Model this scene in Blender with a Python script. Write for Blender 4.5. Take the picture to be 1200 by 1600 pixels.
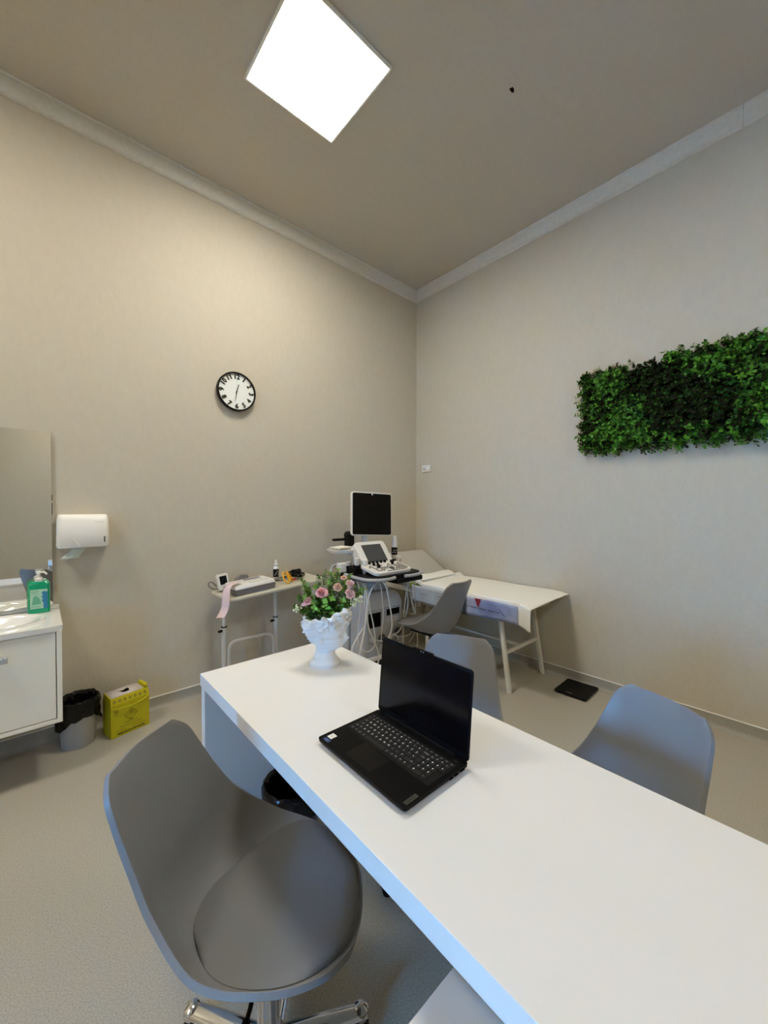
import bpy, bmesh, math, random
import numpy as np
from mathutils import Vector, Matrix, noise
random.seed(7)
PI = math.pi
S = bpy.context.scene
COL = S.collection
for o in list(bpy.data.objects):
    bpy.data.objects.remove(o)

# ------------------------------------------------------------------ camera
cam_d = bpy.data.cameras.new('camera'); cam = bpy.data.objects.new('camera', cam_d); COL.objects.link(cam)
S.camera = cam
cam_d.sensor_fit = 'HORIZONTAL'; cam_d.sensor_width = 36.0
cam_d.lens = 36.0 * 606.0 / 1200.0
cam_d.clip_start = 0.02
YAW = math.atan2(681, 606)
cam.location = (0, 0, 1.44)
cam.rotation_euler = (PI / 2 - math.radians(0.85), 0, YAW - PI / 2)

# ------------------------------------------------------------------ exposure
S.view_settings.view_transform = 'Standard'
S.view_settings.look = 'None'
S.view_settings.gamma = 1.0
S.view_settings.use_curve_mapping = False
S.view_settings.exposure = 1.36

# ------------------------------------------------------------------ world: pale blue daylight outside
W = bpy.data.worlds.new('world'); S.world = W; W.use_nodes = True
W.node_tree.nodes['Background'].inputs[0].default_value = (0.35, 0.6, 1.0, 1)
W.node_tree.nodes['Background'].inputs[1].default_value = 0.15

PANEL_STRENGTH = 17.0
DAY_POWER = 40.0
# daylight entering through the window of the west wall
ld = bpy.data.lights.new('daylight', 'AREA'); ld.shape = 'RECTANGLE'; ld.size = 0.95; ld.size_y = 0.95
ld.energy = DAY_POWER; ld.color = (0.12, 0.46, 1.0); ld.spread = math.radians(95)
lo = bpy.data.objects.new('daylight', ld); COL.objects.link(lo)
lo.location = (-2.72, 0.05, 1.30); lo.rotation_euler = (0, -PI / 2 + math.radians(7), 0)

# ------------------------------------------------------------------ materials
def mat(name, col, rough=0.5, metal=0.0, spec=0.5, bump=0.0, bscale=80.0, var=0.0, vscale=8.0,
        emit=None, estr=0.0, trans=0.0, coat=0.0, stretch=(1, 1, 1), alpha=None, ior=1.45, detail=3.0, sheen=0.0):
    m = bpy.data.materials.new(name); m.use_nodes = True
    nt = m.node_tree; b = nt.nodes['Principled BSDF']
    b.inputs['Base Color'].default_value = (*col, 1)
    b.inputs['Roughness'].default_value = rough
    b.inputs['Metallic'].default_value = metal
    b.inputs['Specular IOR Level'].default_value = spec
    b.inputs['IOR'].default_value = ior
    if trans: b.inputs['Transmission Weight'].default_value = trans
    if coat: b.inputs['Coat Weight'].default_value = coat
    if sheen: b.inputs['Sheen Weight'].default_value = sheen
    if emit: b.inputs['Emission Color'].default_value = (*emit, 1); b.inputs['Emission Strength'].default_value = estr
    tc = nt.nodes.new('ShaderNodeTexCoord'); mp = nt.nodes.new('ShaderNodeMapping')
    mp.inputs['Scale'].default_value = stretch
    nt.links.new(tc.outputs['Object'], mp.inputs['Vector'])
    if var:
        n = nt.nodes.new('ShaderNodeTexNoise'); n.inputs['Scale'].default_value = vscale; n.inputs['Detail'].default_value = detail
        nt.links.new(mp.outputs[0], n.inputs['Vector'])
        r = nt.nodes.new('ShaderNodeValToRGB')
        r.color_ramp.elements[0].position = 0.3; r.color_ramp.elements[1].position = 0.7
        r.color_ramp.elements[0].color = (*[c * (1 - var) for c in col], 1)
        r.color_ramp.elements[1].color = (*[min(1, c * (1 + var)) for c in col], 1)
        nt.links.new(n.outputs['Fac'], r.inputs[0]); nt.links.new(r.outputs[0], b.inputs['Base Color'])
    if bump:
        n2 = nt.nodes.new('ShaderNodeTexNoise'); n2.inputs['Scale'].default_value = bscale; n2.inputs['Detail'].default_value = 4
        nt.links.new(mp.outputs[0], n2.inputs['Vector'])
        bp = nt.nodes.new('ShaderNodeBump'); bp.inputs['Strength'].default_value = bump; bp.inputs['Distance'].default_value = 0.004
        nt.links.new(n2.outputs['Fac'], bp.inputs['Height']); nt.links.new(bp.outputs[0], b.inputs['Normal'])
    return m

M = dict(
    wall=mat('wall_paint', (0.56, 0.502, 0.39), 0.85, spec=0.2, bump=0.4, bscale=60, var=0.022, vscale=30, stretch=(1, 1, .5)),
    ceil=mat('ceiling_paint', (0.58, 0.52, 0.42), 0.9, spec=0.15, bump=0.25, bscale=110, var=0.02, vscale=30),
    crown=mat('crown_plaster', (0.70, 0.66, 0.57), 0.8, spec=0.2, bump=0.8, bscale=60, var=0.04, vscale=40),
    floor=mat('vinyl_floor', (0.41, 0.37, 0.29), 0.42, spec=0.35, bump=0.015, bscale=300, var=0.22, vscale=230, detail=2),
    cove=mat('vinyl_cove', (0.36, 0.335, 0.275), 0.5, spec=0.3, var=0.08, vscale=120),
    trimw=mat('white_trim_strip', (0.85, 0.83, 0.78), 0.5),
    desk=mat('white_laminate', (0.77, 0.765, 0.735), 0.33, spec=0.35, bump=0.04, bscale=400),
    chair=mat('grey_plastic', (0.205, 0.205, 0.20), 0.42, spec=0.4, bump=0.05, bscale=300),
    cushion=mat('grey_leatherette', (0.165, 0.165, 0.158), 0.5, spec=0.35, bump=0.15, bscale=260),
    chrome=mat('chrome', (0.75, 0.76, 0.78), 0.13, metal=1.0),
    steel=mat('painted_steel_grey', (0.64, 0.62, 0.56), 0.4, spec=0.4),
    blackp=mat('black_plastic', (0.005, 0.005, 0.0055), 0.45, spec=0.16),
    blackm=mat('black_matte', (0.010, 0.010, 0.010), 0.7, spec=0.12),
    laptop=mat('laptop_black', (0.0035, 0.0035, 0.0038), 0.45, spec=0.09),
    pad=mat('laptop_touchpad', (0.006, 0.006, 0.006), 0.35, spec=0.14),
    key=mat('laptop_key', (0.016, 0.016, 0.017), 0.5, spec=0.2),
    legend=mat('key_legend', (0.75, 0.75, 0.75), 0.6),
    screen=mat('dark_screen', (0.002, 0.002, 0.003), 0.16, spec=0.22),
    cream=mat('cream_white_plastic', (0.74, 0.72, 0.66), 0.38, spec=0.45),
    greyp=mat('light_grey_plastic', (0.52, 0.51, 0.49), 0.45),
    midgrey=mat('mid_grey_plastic', (0.17, 0.16, 0.165), 0.5),
    darkg=mat('dark_grey_plastic', (0.06, 0.06, 0.062), 0.4),
    silver=mat('silver_plastic', (0.42, 0.425, 0.42), 0.3, metal=0.1),
    cable=mat('white_cable', (0.66, 0.64, 0.58), 0.5),
    gcable=mat('grey_cable', (0.12, 0.12, 0.11), 0.5),
    ceramic=mat('white_ceramic', (0.80, 0.79, 0.74), 0.12, spec=0.5, coat=0.3),
    cab=mat('cabinet_white', (0.88, 0.84, 0.70), 0.3, spec=0.4),
    mirror=mat('mirror_silver', (0.86, 0.87, 0.84), 0.015, metal=1.0),
    glassedge=mat('mirror_edge', (0.35, 0.36, 0.33), 0.2),
    disp=mat('dispenser_white', (0.93, 0.90, 0.81), 0.3, spec=0.45),
    towel=mat('green_white_paper', (0.55, 0.62, 0.55), 0.9),
    green=mat('green_liquid_soap', (0.0, 0.34, 0.16), 0.12, spec=0.6, coat=0.5),
    greenlab=mat('soap_label', (0.42, 0.68, 0.50), 0.5),
    greenpic=mat('soap_label_picture', (0.14, 0.42, 0.26), 0.5),
    bluelab=mat('soap_label_blue', (0.03, 0.22, 0.42), 0.5),
    bag=mat('black_bag', (0.003, 0.003, 0.003), 0.22, spec=0.35, bump=0.5, bscale=30),
    bin=mat('grey_bin_plastic', (0.40, 0.385, 0.345), 0.4),
    yellow=mat('yellow_card', (0.52, 0.44, 0.010), 0.5, spec=0.3, var=0.04, vscale=12),
    ylabel=mat('pinkish_card', (0.62, 0.55, 0.50), 0.7),
    ink=mat('black_ink', (0.015, 0.012, 0.004), 0.6),
    inkpale=mat('pale_olive_ink', (0.30, 0.25, 0.012), 0.6),
    inksoft=mat('brown_ink', (0.16, 0.11, 0.004), 0.6),
    olive=mat('lime_green_pad', (0.26, 0.33, 0.045), 0.5),
    frame=mat('cream_painted_metal', (0.66, 0.63, 0.54), 0.4, spec=0.4),
    sheet=mat('white_paper_sheet', (0.86, 0.84, 0.77), 0.75, spec=0.2, bump=0.2, bscale=18),
    couch=mat('cream_vinyl', (0.52, 0.50, 0.44), 0.5),
    pinkp=mat('pink_chart_paper', (0.66, 0.50, 0.49), 0.7, spec=0.2),
    tabletop=mat('beige_laminate', (0.56, 0.53, 0.41), 0.4),
    vase=mat('white_resin', (0.76, 0.765, 0.75), 0.5, spec=0.35, var=0.06, vscale=9),
    pot=mat('vase_inside_dark', (0.03, 0.035, 0.02), 0.9),
    pink=mat('rose_pink', (0.80, 0.40, 0.38), 0.65, var=0.14, vscale=60),
    peach=mat('rose_peach', (0.82, 0.52, 0.36), 0.65, var=0.1, vscale=60),
    blush=mat('rose_blush', (0.84, 0.55, 0.52), 0.65, var=0.12, vscale=60),
    ivory=mat('bud_ivory', (0.80, 0.80, 0.52), 0.65, var=0.1, vscale=60),
    leafb=mat('leaf_bright', (0.19, 0.36, 0.035), 0.5, var=0.3, vscale=25),
    leafm=mat('leaf_mid', (0.075, 0.19, 0.03), 0.5, var=0.3, vscale=25),
    leafd=mat('leaf_dark', (0.012, 0.045, 0.012), 0.55, var=0.3, vscale=25),
    stem=mat('stem_green', (0.06, 0.10, 0.02), 0.6),
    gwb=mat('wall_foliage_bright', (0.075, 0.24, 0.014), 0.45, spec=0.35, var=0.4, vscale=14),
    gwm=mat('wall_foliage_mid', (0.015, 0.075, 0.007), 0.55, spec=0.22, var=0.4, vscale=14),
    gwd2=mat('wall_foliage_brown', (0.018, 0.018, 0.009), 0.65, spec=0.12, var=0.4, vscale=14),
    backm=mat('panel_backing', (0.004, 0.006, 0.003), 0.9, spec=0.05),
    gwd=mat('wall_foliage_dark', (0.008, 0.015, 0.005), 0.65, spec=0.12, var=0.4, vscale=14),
    glassk=mat('clock_face', (0.80, 0.82, 0.76), 0.45),
    yel=mat('orange_yellow_clamp', (0.85, 0.42, 0.012), 0.4),
    redprint=mat('red_print_ink', (0.24, 0.018, 0.03), 0.6),
    red=mat('red_plastic', (0.38, 0.02, 0.01), 0.4),
    tissue=mat('cream_paper', (0.86, 0.83, 0.70), 0.8),
    glass=mat('clear_glass', (0.95, 0.97, 0.97), 0.03, trans=1.0, ior=1.45),
    clear=mat('frosted_plastic', (0.75, 0.75, 0.70), 0.25, trans=0.5, ior=1.3),
    diff=mat('lit_diffuser', (0.9, 0.9, 0.9), 0.5, emit=(1.0, 0.955, 0.87), estr=PANEL_STRENGTH),
    lframe=mat('luminaire_frame', (0.80, 0.78, 0.73), 0.4),
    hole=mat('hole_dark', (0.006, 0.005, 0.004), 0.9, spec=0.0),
    blueled=mat('blue_sticker', (0.02, 0.05, 0.16), 0.4),
    bluepale=mat('pale_blue_ink', (0.28, 0.38, 0.70), 0.5),
    winf=mat('window_frame_white', (0.75, 0.75, 0.75), 0.4),
    badge=mat('badge_grey', (0.07, 0.068, 0.06), 0.35, metal=0.4),
)

# printed banner cloth: blotches of grey, blue and white across its length
def banner_mat():
    m = bpy.data.materials.new('printed_banner'); m.use_nodes = True
    nt = m.node_tree; b = nt.nodes['Principled BSDF']; b.inputs['Roughness'].default_value = 0.5
    tc = nt.nodes.new('ShaderNodeTexCoord'); sp = nt.nodes.new('ShaderNodeSeparateXYZ'); nt.links.new(tc.outputs['Object'], sp.inputs[0])
    mr = nt.nodes.new('ShaderNodeMapRange'); mr.inputs[1].default_value = -1.2; mr.inputs[2].default_value = 0.0
    nt.links.new(sp.outputs['Y'], mr.inputs[0])
    r = nt.nodes.new('ShaderNodeValToRGB'); e = r.color_ramp.elements
    e[0].position = 0.0; e[0].color = (0.42, 0.46, 0.60, 1)
    e[1].position = 1.0; e[1].color = (0.62, 0.68, 0.74, 1)
    for p, c in ((0.03, (.10, .12, .20)), (0.07, (.34, .38, .54)), (0.30, (.22, .25, .40)), (0.40, (.38, .40, .54)),
                 (0.465, (.42, .44, .58)), (0.485, (.02, .03, .06)), (0.515, (.05, .08, .12)), (0.55, (.50, .52, .48)), (0.82, (.60, .62, .60))):
        x = e.new(p); x.color = (*c, 1)
    nt.links.new(mr.outputs[0], r.inputs[0])
    n = nt.nodes.new('ShaderNodeTexNoise'); n.inputs['Scale'].default_value = 14; n.inputs['Detail'].default_value = 5
    nt.links.new(tc.outputs['Object'], n.inputs['Vector'])
    mx = nt.nodes.new('ShaderNodeMix'); mx.data_type = 'RGBA'; mx.blend_type = 'OVERLAY'; mx.inputs[0].default_value = 0.35
    nt.links.new(r.outputs[0], mx.inputs[6]); nt.links.new(n.outputs['Fac'], mx.inputs[7])
    nt.links.new(mx.outputs[2], b.inputs['Base Color'])
    return m
M['banner'] = banner_mat()

# ------------------------------------------------------------------ mesh helpers
class MB:
    def __init__(s): s.v = []; s.f = []; s.mi = []; s.M = Matrix(); s.m = 0
    def add(s, vs, fs):
        b = len(s.v)
        s.v += [tuple(s.M @ Vector(p)) for p in vs]
        s.f += [tuple(b + i for i in f) for f in fs]; s.mi += [s.m] * len(fs)
    def box(s, x0, x1, y0, y1, z0, z1):
        s.add([(x0, y0, z0), (x1, y0, z0), (x1, y1, z0), (x0, y1, z0), (x0, y0, z1), (x1, y0, z1), (x1, y1, z1), (x0, y1, z1)],
              [(0, 3, 2, 1), (4, 5, 6, 7), (0, 1, 5, 4), (1, 2, 6, 5), (2, 3, 7, 6), (3, 0, 4, 7)])
    def prism(s, poly, z0, z1, top=None):
        n = len(poly); t = top or poly
        vs = [(x, y, z0) for x, y in poly] + [(x, y, z1) for x, y in t]
        s.add(vs, [tuple(range(n - 1, -1, -1)), tuple(range(n, 2 * n))] + [(i, (i + 1) % n, n + (i + 1) % n, n + i) for i in range(n)])
    def tube(s, pts, r, seg=8, closed=False, rr=None):
        P = [Vector(p) for p in pts]; n = len(P); T = []
        for i in range(n):
            a = P[(i - 1) % n] if (closed or i > 0) else P[i]; b = P[(i + 1) % n] if (closed or i < n - 1) else P[i]
            T.append((b - a).normalized())
        up = Vector((0, 0, 1)) if abs(T[0].z) < .9 else Vector((1, 0, 0))
        N = (up - T[0] * up.dot(T[0])).normalized(); vs = []
        for i in range(n):
            N = (N - T[i] * N.dot(T[i])).normalized(); B = T[i].cross(N); q = rr[i] if rr else r
            for k in range(seg):
                a = 2 * PI * k / seg; vs.append(P[i] + (N * math.cos(a) + B * math.sin(a)) * q)
        fs = []
        for i in range(n if closed else n - 1):
            j = (i + 1) % n
            for k in range(seg):
                l = (k + 1) % seg; fs.append((i * seg + k, i * seg + l, j * seg + l, j * seg + k))
        if not closed: fs += [tuple(range(seg - 1, -1, -1)), tuple((n - 1) * seg + k for k in range(seg))]
        s.add(vs, fs)
    def lathe(s, prof, seg=32, c=(0, 0), caps=True, sx=1, sy=1):
        vs = []; n = len(prof)
        for r, z in prof:
            for k in range(seg):
                a = 2 * PI * k / seg; vs.append((c[0] + r * math.cos(a) * sx, c[1] + r * math.sin(a) * sy, z))
        fs = []
        for i in range(n - 1):
            for k in range(seg):
                l = (k + 1) % seg; fs.append((i * seg + k, i * seg + l, (i + 1) * seg + l, (i + 1) * seg + k))
        if caps: fs += [tuple(range(seg - 1, -1, -1)), tuple((n - 1) * seg + k for k in range(seg))]
        s.add(vs, fs)
    def grid(s, fn, nu, nv, wrap=False):
        vs = [fn(i / nu, j / nv) for j in range(nv + 1) for i in range(nu + (0 if wrap else 1))]
        w = nu if wrap else nu + 1; fs = []
        for j in range(nv):
            for i in range(nu):
                k = (i + 1) % w; fs.append((j * w + i, j * w + k, (j + 1) * w + k, (j + 1) * w + i))
        s.add(vs, fs)
    def mesh(s, name, mats, smooth=38):
        me = bpy.data.meshes.new(name); me.from_pydata(s.v, [], s.f)
        for m in (mats if isinstance(mats, (list, tuple)) else [mats]): me.materials.append(m)
        me.polygons.foreach_set('material_index', s.mi)
        if smooth:
            me.polygons.foreach_set('use_smooth', [True] * len(me.polygons)); me.set_sharp_from_angle(angle=math.radians(smooth))
        me.update(); return me
    def build(s, name, mats, parent=None, label=None, bevel=0, smooth=38, sub=0, solid=0, loc=None, rot=None):
        o = bpy.data.objects.new(name, s.mesh(name, mats, smooth)); COL.objects.link(o)
        if parent: o.parent = parent
        if loc is not None: o.location = loc
        if rot is not None: o.rotation_euler = rot
        if label: o['label'] = label
        if solid:
            d = o.modifiers.new('thickness', 'SOLIDIFY'); d.thickness = solid; d.offset = 0
        if bevel:
            d = o.modifiers.new('bevel', 'BEVEL'); d.width = bevel; d.segments = 2; d.limit_method = 'ANGLE'; d.angle_limit = math.radians(40)
        if sub:
            d = o.modifiers.new('subsurf', 'SUBSURF'); d.levels = sub; d.render_levels = sub
        return o

def thing(name, label, cat, loc=(0, 0, 0), rotz=0, group=None, rot=None):
    o = bpy.data.objects.new(name, None); COL.objects.link(o); o.location = loc; o.rotation_euler = rot or (0, 0, rotz)
    o['label'] = label; o['category'] = cat
    if group: o['group'] = group
    return o
def tag(o, label, cat, group=None):
    o['label'] = label; o['category'] = cat
    if group: o['group'] = group
    return o
def struct(o): o['kind'] = 'structure'; return o
def rrect(x0, x1, y0, y1, r, n=5):
    P = []
    for cx, cy, a0 in ((x1 - r, y0 + r, -PI / 2), (x1 - r, y1 - r, 0), (x0 + r, y1 - r, PI / 2), (x0 + r, y0 + r, PI)):
        for k in range(n + 1):
            a = a0 + PI / 2 * k / n; P.append((cx + r * math.cos(a), cy + r * math.sin(a)))
    return P
def spline(pts, n=8, closed=False):
    P = [Vector(p) for p in pts]; m = len(P); out = []
    for i in range(m if closed else m - 1):
        g = lambda k: P[k % m] if closed else P[max(0, min(m - 1, k))]
        a, b, c, d = g(i - 1), g(i), g(i + 1), g(i + 2)
        for k in range(n):
            t = k / n; out.append(0.5 * ((2 * b) + (c - a) * t + (2 * a - 5 * b + 4 * c - d) * t * t + (3 * b - a - 3 * c + d) * t ** 3))
    if not closed: out.append(P[-1])
    return out
_tc = {}
def text_geo(body, size):
    k = (body, size)
    if k not in _tc:
        cu = bpy.data.curves.new('t', 'FONT'); cu.body = body; cu.size = size; cu.align_x = 'CENTER'; cu.align_y = 'CENTER'; cu.resolution_u = 2
        ob = bpy.data.objects.new('t', cu); COL.objects.link(ob)
        bpy.context.view_layer.update()
        me = ob.to_mesh()
        _tc[k] = ([tuple(v.co) for v in me.vertices], [tuple(p.vertices) for p in me.polygons])
        ob.to_mesh_clear(); bpy.data.objects.remove(ob); bpy.data.curves.remove(cu)
    return _tc[k]
def put_text(mb, body, size, Mx, sx=1.0, bold=0):
    """lettering as flat faces in the plane of Mx (x right, y up)"""
    v, f = text_geo(body, size); old = mb.M
    for dx, dy in ((0, 0),) if not bold else ((-bold, 0), (bold, 0), (0, bold), (0, -bold)):
        mb.M = old @ Mx @ Matrix.Diagonal((sx, 1, 1, 1)) @ Matrix.Translation((dx, dy, 1e-5 * (1 + (dx > 0) + 2 * (dy > 0) + 3 * (dy < 0)))); mb.add(v, f)
    mb.M = old
def T(x, y, z): return Matrix.Translation((x, y, z))
def RX(a): return Matrix.Rotation(a, 4, 'X')
def RY(a): return Matrix.Rotation(a, 4, 'Y')
def RZ(a): return Matrix.Rotation(a, 4, 'Z')

# ------------------------------------------------------------------ room shell
XE, YN, XW, YS, H = 3.285, 3.127, -2.6, -3.0, 3.90
mb = MB(); mb.box(XW - .1, XE + .1, YS - .1, YN + .1, -.1, 0); struct(mb.build('floor', M['floor']))
mb = MB(); mb.box(XW - .1, XE + .1, YS - .1, YN + .1, H, H + .1); struct(mb.build('ceiling', M['ceil']))
mb = MB(); mb.box(XW - .1, XE + .1, YN, YN + .1, 0, H); struct(mb.build('wall_north', M['wall']))
mb = MB(); mb.box(XE, XE + .1, YS, YN, 0, H); struct(mb.build('wall_east', M['wall']))
mb = MB(); mb.box(XW - .1, XE + .1, YS - .1, YS, 0, H); struct(mb.build('wall_south', M['wall']))
WY0, WY1, WZ0, WZ1 = -0.47, 0.57, 0.76, 1.80
mb = MB(); mb.box(XW - .1, XW, YS, WY0, 0, H); mb.box(XW - .1, XW, WY1, YN, 0, H)
mb.box(XW - .1, XW, WY0, WY1, 0, WZ0); mb.box(XW - .1, XW, WY0, WY1, WZ1, H); struct(mb.build('wall_west', M['wall']))
mb = MB()
for a, b, c, d in ((WY0, WY1, WZ0, WZ0 + .05), (WY0, WY1, WZ1 - .05, WZ1), (WY0, WY0 + .05, WZ0, WZ1), (WY1 - .05, WY1, WZ0, WZ1), (.025, .075, WZ0, WZ1)):
    mb.box(XW - .08, XW - .03, a, b, c, d)
wf = struct(mb.build('window_1', M['winf']))

# skirting: the vinyl runs up the wall in a cove, closed by a thin white strip
def cove(name, a, b, n):   # a->b along wall foot, n = inward normal
    A = Vector((*a, 0)); B = Vector((*b, 0)); N = Vector((*n, 0)); prof = [(0.0, 0.082), (0.004, 0.082)]
    for k in range(7):
        t = k / 6 * PI / 2; prof.append((0.004 + .03 * (1 - math.cos(t)), 0.031 - .03 * math.sin(t)))
    prof += [(0.036, 0.0), (0, 0)]
    mb = MB(); n_ = len(prof); vs = []
    for P in (A, B): vs += [tuple(P + N * o_ + Vector((0, 0, z))) for o_, z in prof]
    mb.add(vs, [(i, (i + 1) % n_, n_ + (i + 1) % n_, n_ + i) for i in range(n_)]); return struct(mb.build(name, M['cove']))
cove('baseboard_north', (XW, YN), (XE, YN), (0, -1)); cove('baseboard_east', (XE, YS), (XE, YN), (-1, 0))
mb = MB(); mb.box(XW, XE, YN - .006, YN, .082, .0875); struct(mb.build('trim_1', M['trimw']))
mb = MB(); mb.box(XE - .006, XE, YS, YN - .006, .082, .0875); struct(mb.build('trim_2', M['trimw']))
# plaster crown moulding
def crown(name, a, b, n):
    A = Vector((*a, 0)); B = Vector((*b, 0)); N = Vector((*n, 0))
    prof = [(0, H), (.048, H), (.048, H - .012), (.040, H - .018), (.036, H - .05), (.028, H - .085), (.024, H - .095), (.024, H - .108), (.010, H - .118), (0, H - .118)]
    mb = MB(); k = len(prof); vs = []
    for P in (A, B): vs += [tuple(P + N * o_ + Vector((0, 0, z))) for o_, z in prof]
    mb.add(vs, [(i, (i + 1) % k, k + (i + 1) % k, k + i) for i in range(k)]); return struct(mb.build(name, M['crown']))
crown('trim_3', (XW, YN), (XE, YN), (0, -1)); crown('trim_4', (XE, .34), (XE, YN), (-1, 0)); crown('trim_5', (XE, YS), (XE, .337), (-1, 0))

# ------------------------------------------------------------------ ceiling lights
def ceiling_light(x, y, label):
    t = thing('ceiling_light', label, 'ceiling light', (x, y, H - .016), 0, 'square ceiling light panels')
    mb = MB(); s = .3; w = .012
    for a in ((-s, s, -s, -s + w), (-s, s, s - w, s), (-s, -s + w, -s + w, s - w), (s - w, s, -s + w, s - w)): mb.box(*a, -.004, .016)
    mb.build('frame', M['lframe'], t, bevel=.002)
    mb = MB(); mb.box(-s + w, s - w, -s + w, s - w, 0, .012); mb.build('diffuser', M['diff'], t, 'brightly lit white diffuser')
    return t
ceiling_light(1.2, 1.915, 'square white ceiling light glowing near the top edge of the photo')
ceiling_light(1.5, -1.75, 'square ceiling light further back on the green wall side')
ceiling_light(-1.35, 2.05, 'square ceiling light above the washbasin side of the room')
# the small broken-out fixing hole
mb = MB(); mb.m = 0
mb.prism([(.016 * (1 + .35 * math.sin(3 * a + 1)) * math.cos(a), .013 * (1 + .3 * math.cos(2 * a)) * math.sin(a)) for a in [2 * PI * k / 14 for k in range(14)]], -.003, 0)
t = mb.build('ceiling_hole', M['hole'], loc=(2.11, 1.235, H)); tag(t, 'small dark chipped fixing hole in the grey ceiling', 'hole')

# ------------------------------------------------------------------ wall clock
ck = thing('wall_clock', 'round black-rimmed wall clock with white face and bold black numerals', 'clock', (1.186, YN, 2.352))
mb = MB(); mb.M = RX(PI / 2)
mb.lathe([(.148, 0), (.153, .012), (.153, .040), (.149, .045), (.143, .045), (.141, .034)], 64, caps=False); mb.build('rim', M['blackp'], ck)
mb = MB(); mb.M = RX(PI / 2); mb.lathe([(.149, .002), (.1425, .030)], 64); mb.build('dial', M['glassk'], ck)
for k in range(1, 13):
    mb = MB(); a = math.radians(90 - 30 * k); R_ = .116
    put_text(mb, str(k), .052, T(R_ * math.cos(a), -.0315, R_ * math.sin(a)) @ RX(PI / 2) @ (RZ(a - PI / 2) if k in (12, 1, 2, 3, 11, 10, 9) else RZ(a + PI / 2)), .95, .0034)
    mb.build('numeral', M['ink'], ck, smooth=0)
for nm, ang, L, w in (('hour_hand', 90 - 15.5, .062, .009), ('minute_hand', 90 - 190, .078, .006), ('second_hand', 92, .10, .0012)):
    mb = MB(); mb.M = RX(PI / 2) @ RZ(math.radians(ang)); z = {'hour_hand': .032, 'minute_hand': .034, 'second_hand': .036}[nm]
    mb.prism([(-.018, -w * .5), (L, -w * .3), (L, w * .3), (-.018, w * .5)], z, z + .001); mb.build(nm, M['ink'] if nm != 'second_hand' else M['greyp'], ck)
mb = MB(); mb.M = RX(PI / 2); mb.lathe([(.005, .030), (.005, .039)], 16); mb.build('hub', M['ink'], ck)

# ------------------------------------------------------------------ wall switch
sw = thing('wall_switch', 'small white wall socket plate with two modules near the corner', 'wall switch', (XE, 2.965, 1.865))
mb = MB(); mb.M = RY(-PI / 2) @ RZ(PI / 2); mb.prism(rrect(-.062, .062, -.038, .038, .006), 0, .010); mb.build('plate', M['cream'], sw, bevel=.002)
for dy, nm, mt in ((.028, 'socket', 'darkg'), (-.026, 'switch_button', 'disp')):
    mb = MB()
    if nm == 'socket':
        mb.box(-.014, -.010, dy - .014, dy + .014, -.016, .016); mb.m = 1; mb.box(-.0145, -.0139, dy - .006, dy + .006, -.010, .008)
        mb.build(nm, [M['cream'], M['darkg']], sw)
    else:
        mb.box(-.015, -.010, dy - .013, dy + .013, -.018, .018); mb.build(nm, M['disp'], sw, bevel=.001)

# ------------------------------------------------------------------ mirror (hung a touch out of line with the wall)
mr = thing('wall_mirror', 'frameless rectangular wall mirror above the white washbasin cabinet', 'mirror', (.058, YN - .010, 0), math.radians(3.4))
mb = MB(); mb.box(-1.0, 0, -.006, 0, .84, 1.888); mb.build('mirror_glass', M['mirror'], mr)
mb = MB(); mb.box(-1.0, .0015, 0, .003, .8385, 1.8895); mb.build('mirror_backing', M['glassedge'], mr)
mb = MB(); mb.box(.0005, .003, -.0065, .003, 1.345, 1.375); mb.build('mirror_clip', M['chrome'], mr)
mb = MB(); mb.box(.0005, .0035, -.0062, .003, 1.39, 1.46); mb.build('edge_gap_shade', M['hole'], mr)  # black strips paint in the shaded gap between mirror and wall
mb = MB(); mb.box(.0005, .0035, -.0062, .003, 1.475, 1.51); mb.build('edge_gap_shade', M['hole'], mr)

# ------------------------------------------------------------------ wall-hung washbasin cabinet
VZ = .812
vc = thing('washbasin_cabinet', 'white wall-hung bathroom cabinet under the mirror', 'cabinet', (0, 0, 0))
mb = MB(); mb.box(.062, .084, 2.655, YN - .002, .30, VZ - .025); mb.build('side_panel', M['cab'], vc, bevel=.0015)
mb = MB(); mb.box(-1.0, .062, 2.655, YN - .002, .30, .322); mb.build('bottom_panel', M['cab'], vc, bevel=.0015)
mb = MB(); mb.box(-1.0, .062, YN - .02, YN - .002, .322, VZ - .12); mb.build('back_panel', M['cab'], vc)
mb = MB(); mb.box(-1.0, .062, 2.655, 2.675, VZ - .033, VZ - .027); mb.build('top_rail', M['cab'], vc)
dr = None
mb = MB(); mb.box(-.44, .058, 2.655, 2.675, .327, VZ - .034); dr = mb.build('door', M['cab'], vc, bevel=.0015)
mb = MB(); mb.box(-1.0, -.445, 2.655, 2.675, .327, VZ - .034); mb.build('door', M['cab'], vc, bevel=.0015)
mb = MB(); mb.M = T(-.165, 2.635, .69)
mb.box(-.045, .045, -.011, .003, -.018, .018)
for k in range(3): mb.box(-.042 + k * .03, -.018 + k * .03, -.016, -.009, -.013, .013)
mb.box(-.03, -.02, .003, .021, -.006, .006); mb.box(.02, .03, .003, .021, -.006, .006)
hd = mb.build('handle', M['chrome'], dr, 'faceted chrome handle', bevel=.003)
bs = thing('washbasin', 'glossy white ceramic washbasin top on the cabinet beside the green soap', 'washbasin', (0, 0, 0))
cx, cy, ax_, ay_ = -.42, 2.875, .40, .165
mb = MB()
def sup(a, A, B, e=.75):
    c, s_ = math.cos(a), math.sin(a); return (cx + A * math.copysign(abs(c) ** e, c), cy + B * math.copysign(abs(s_) ** e, s_))
N_ = 96
outer = []
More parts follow.
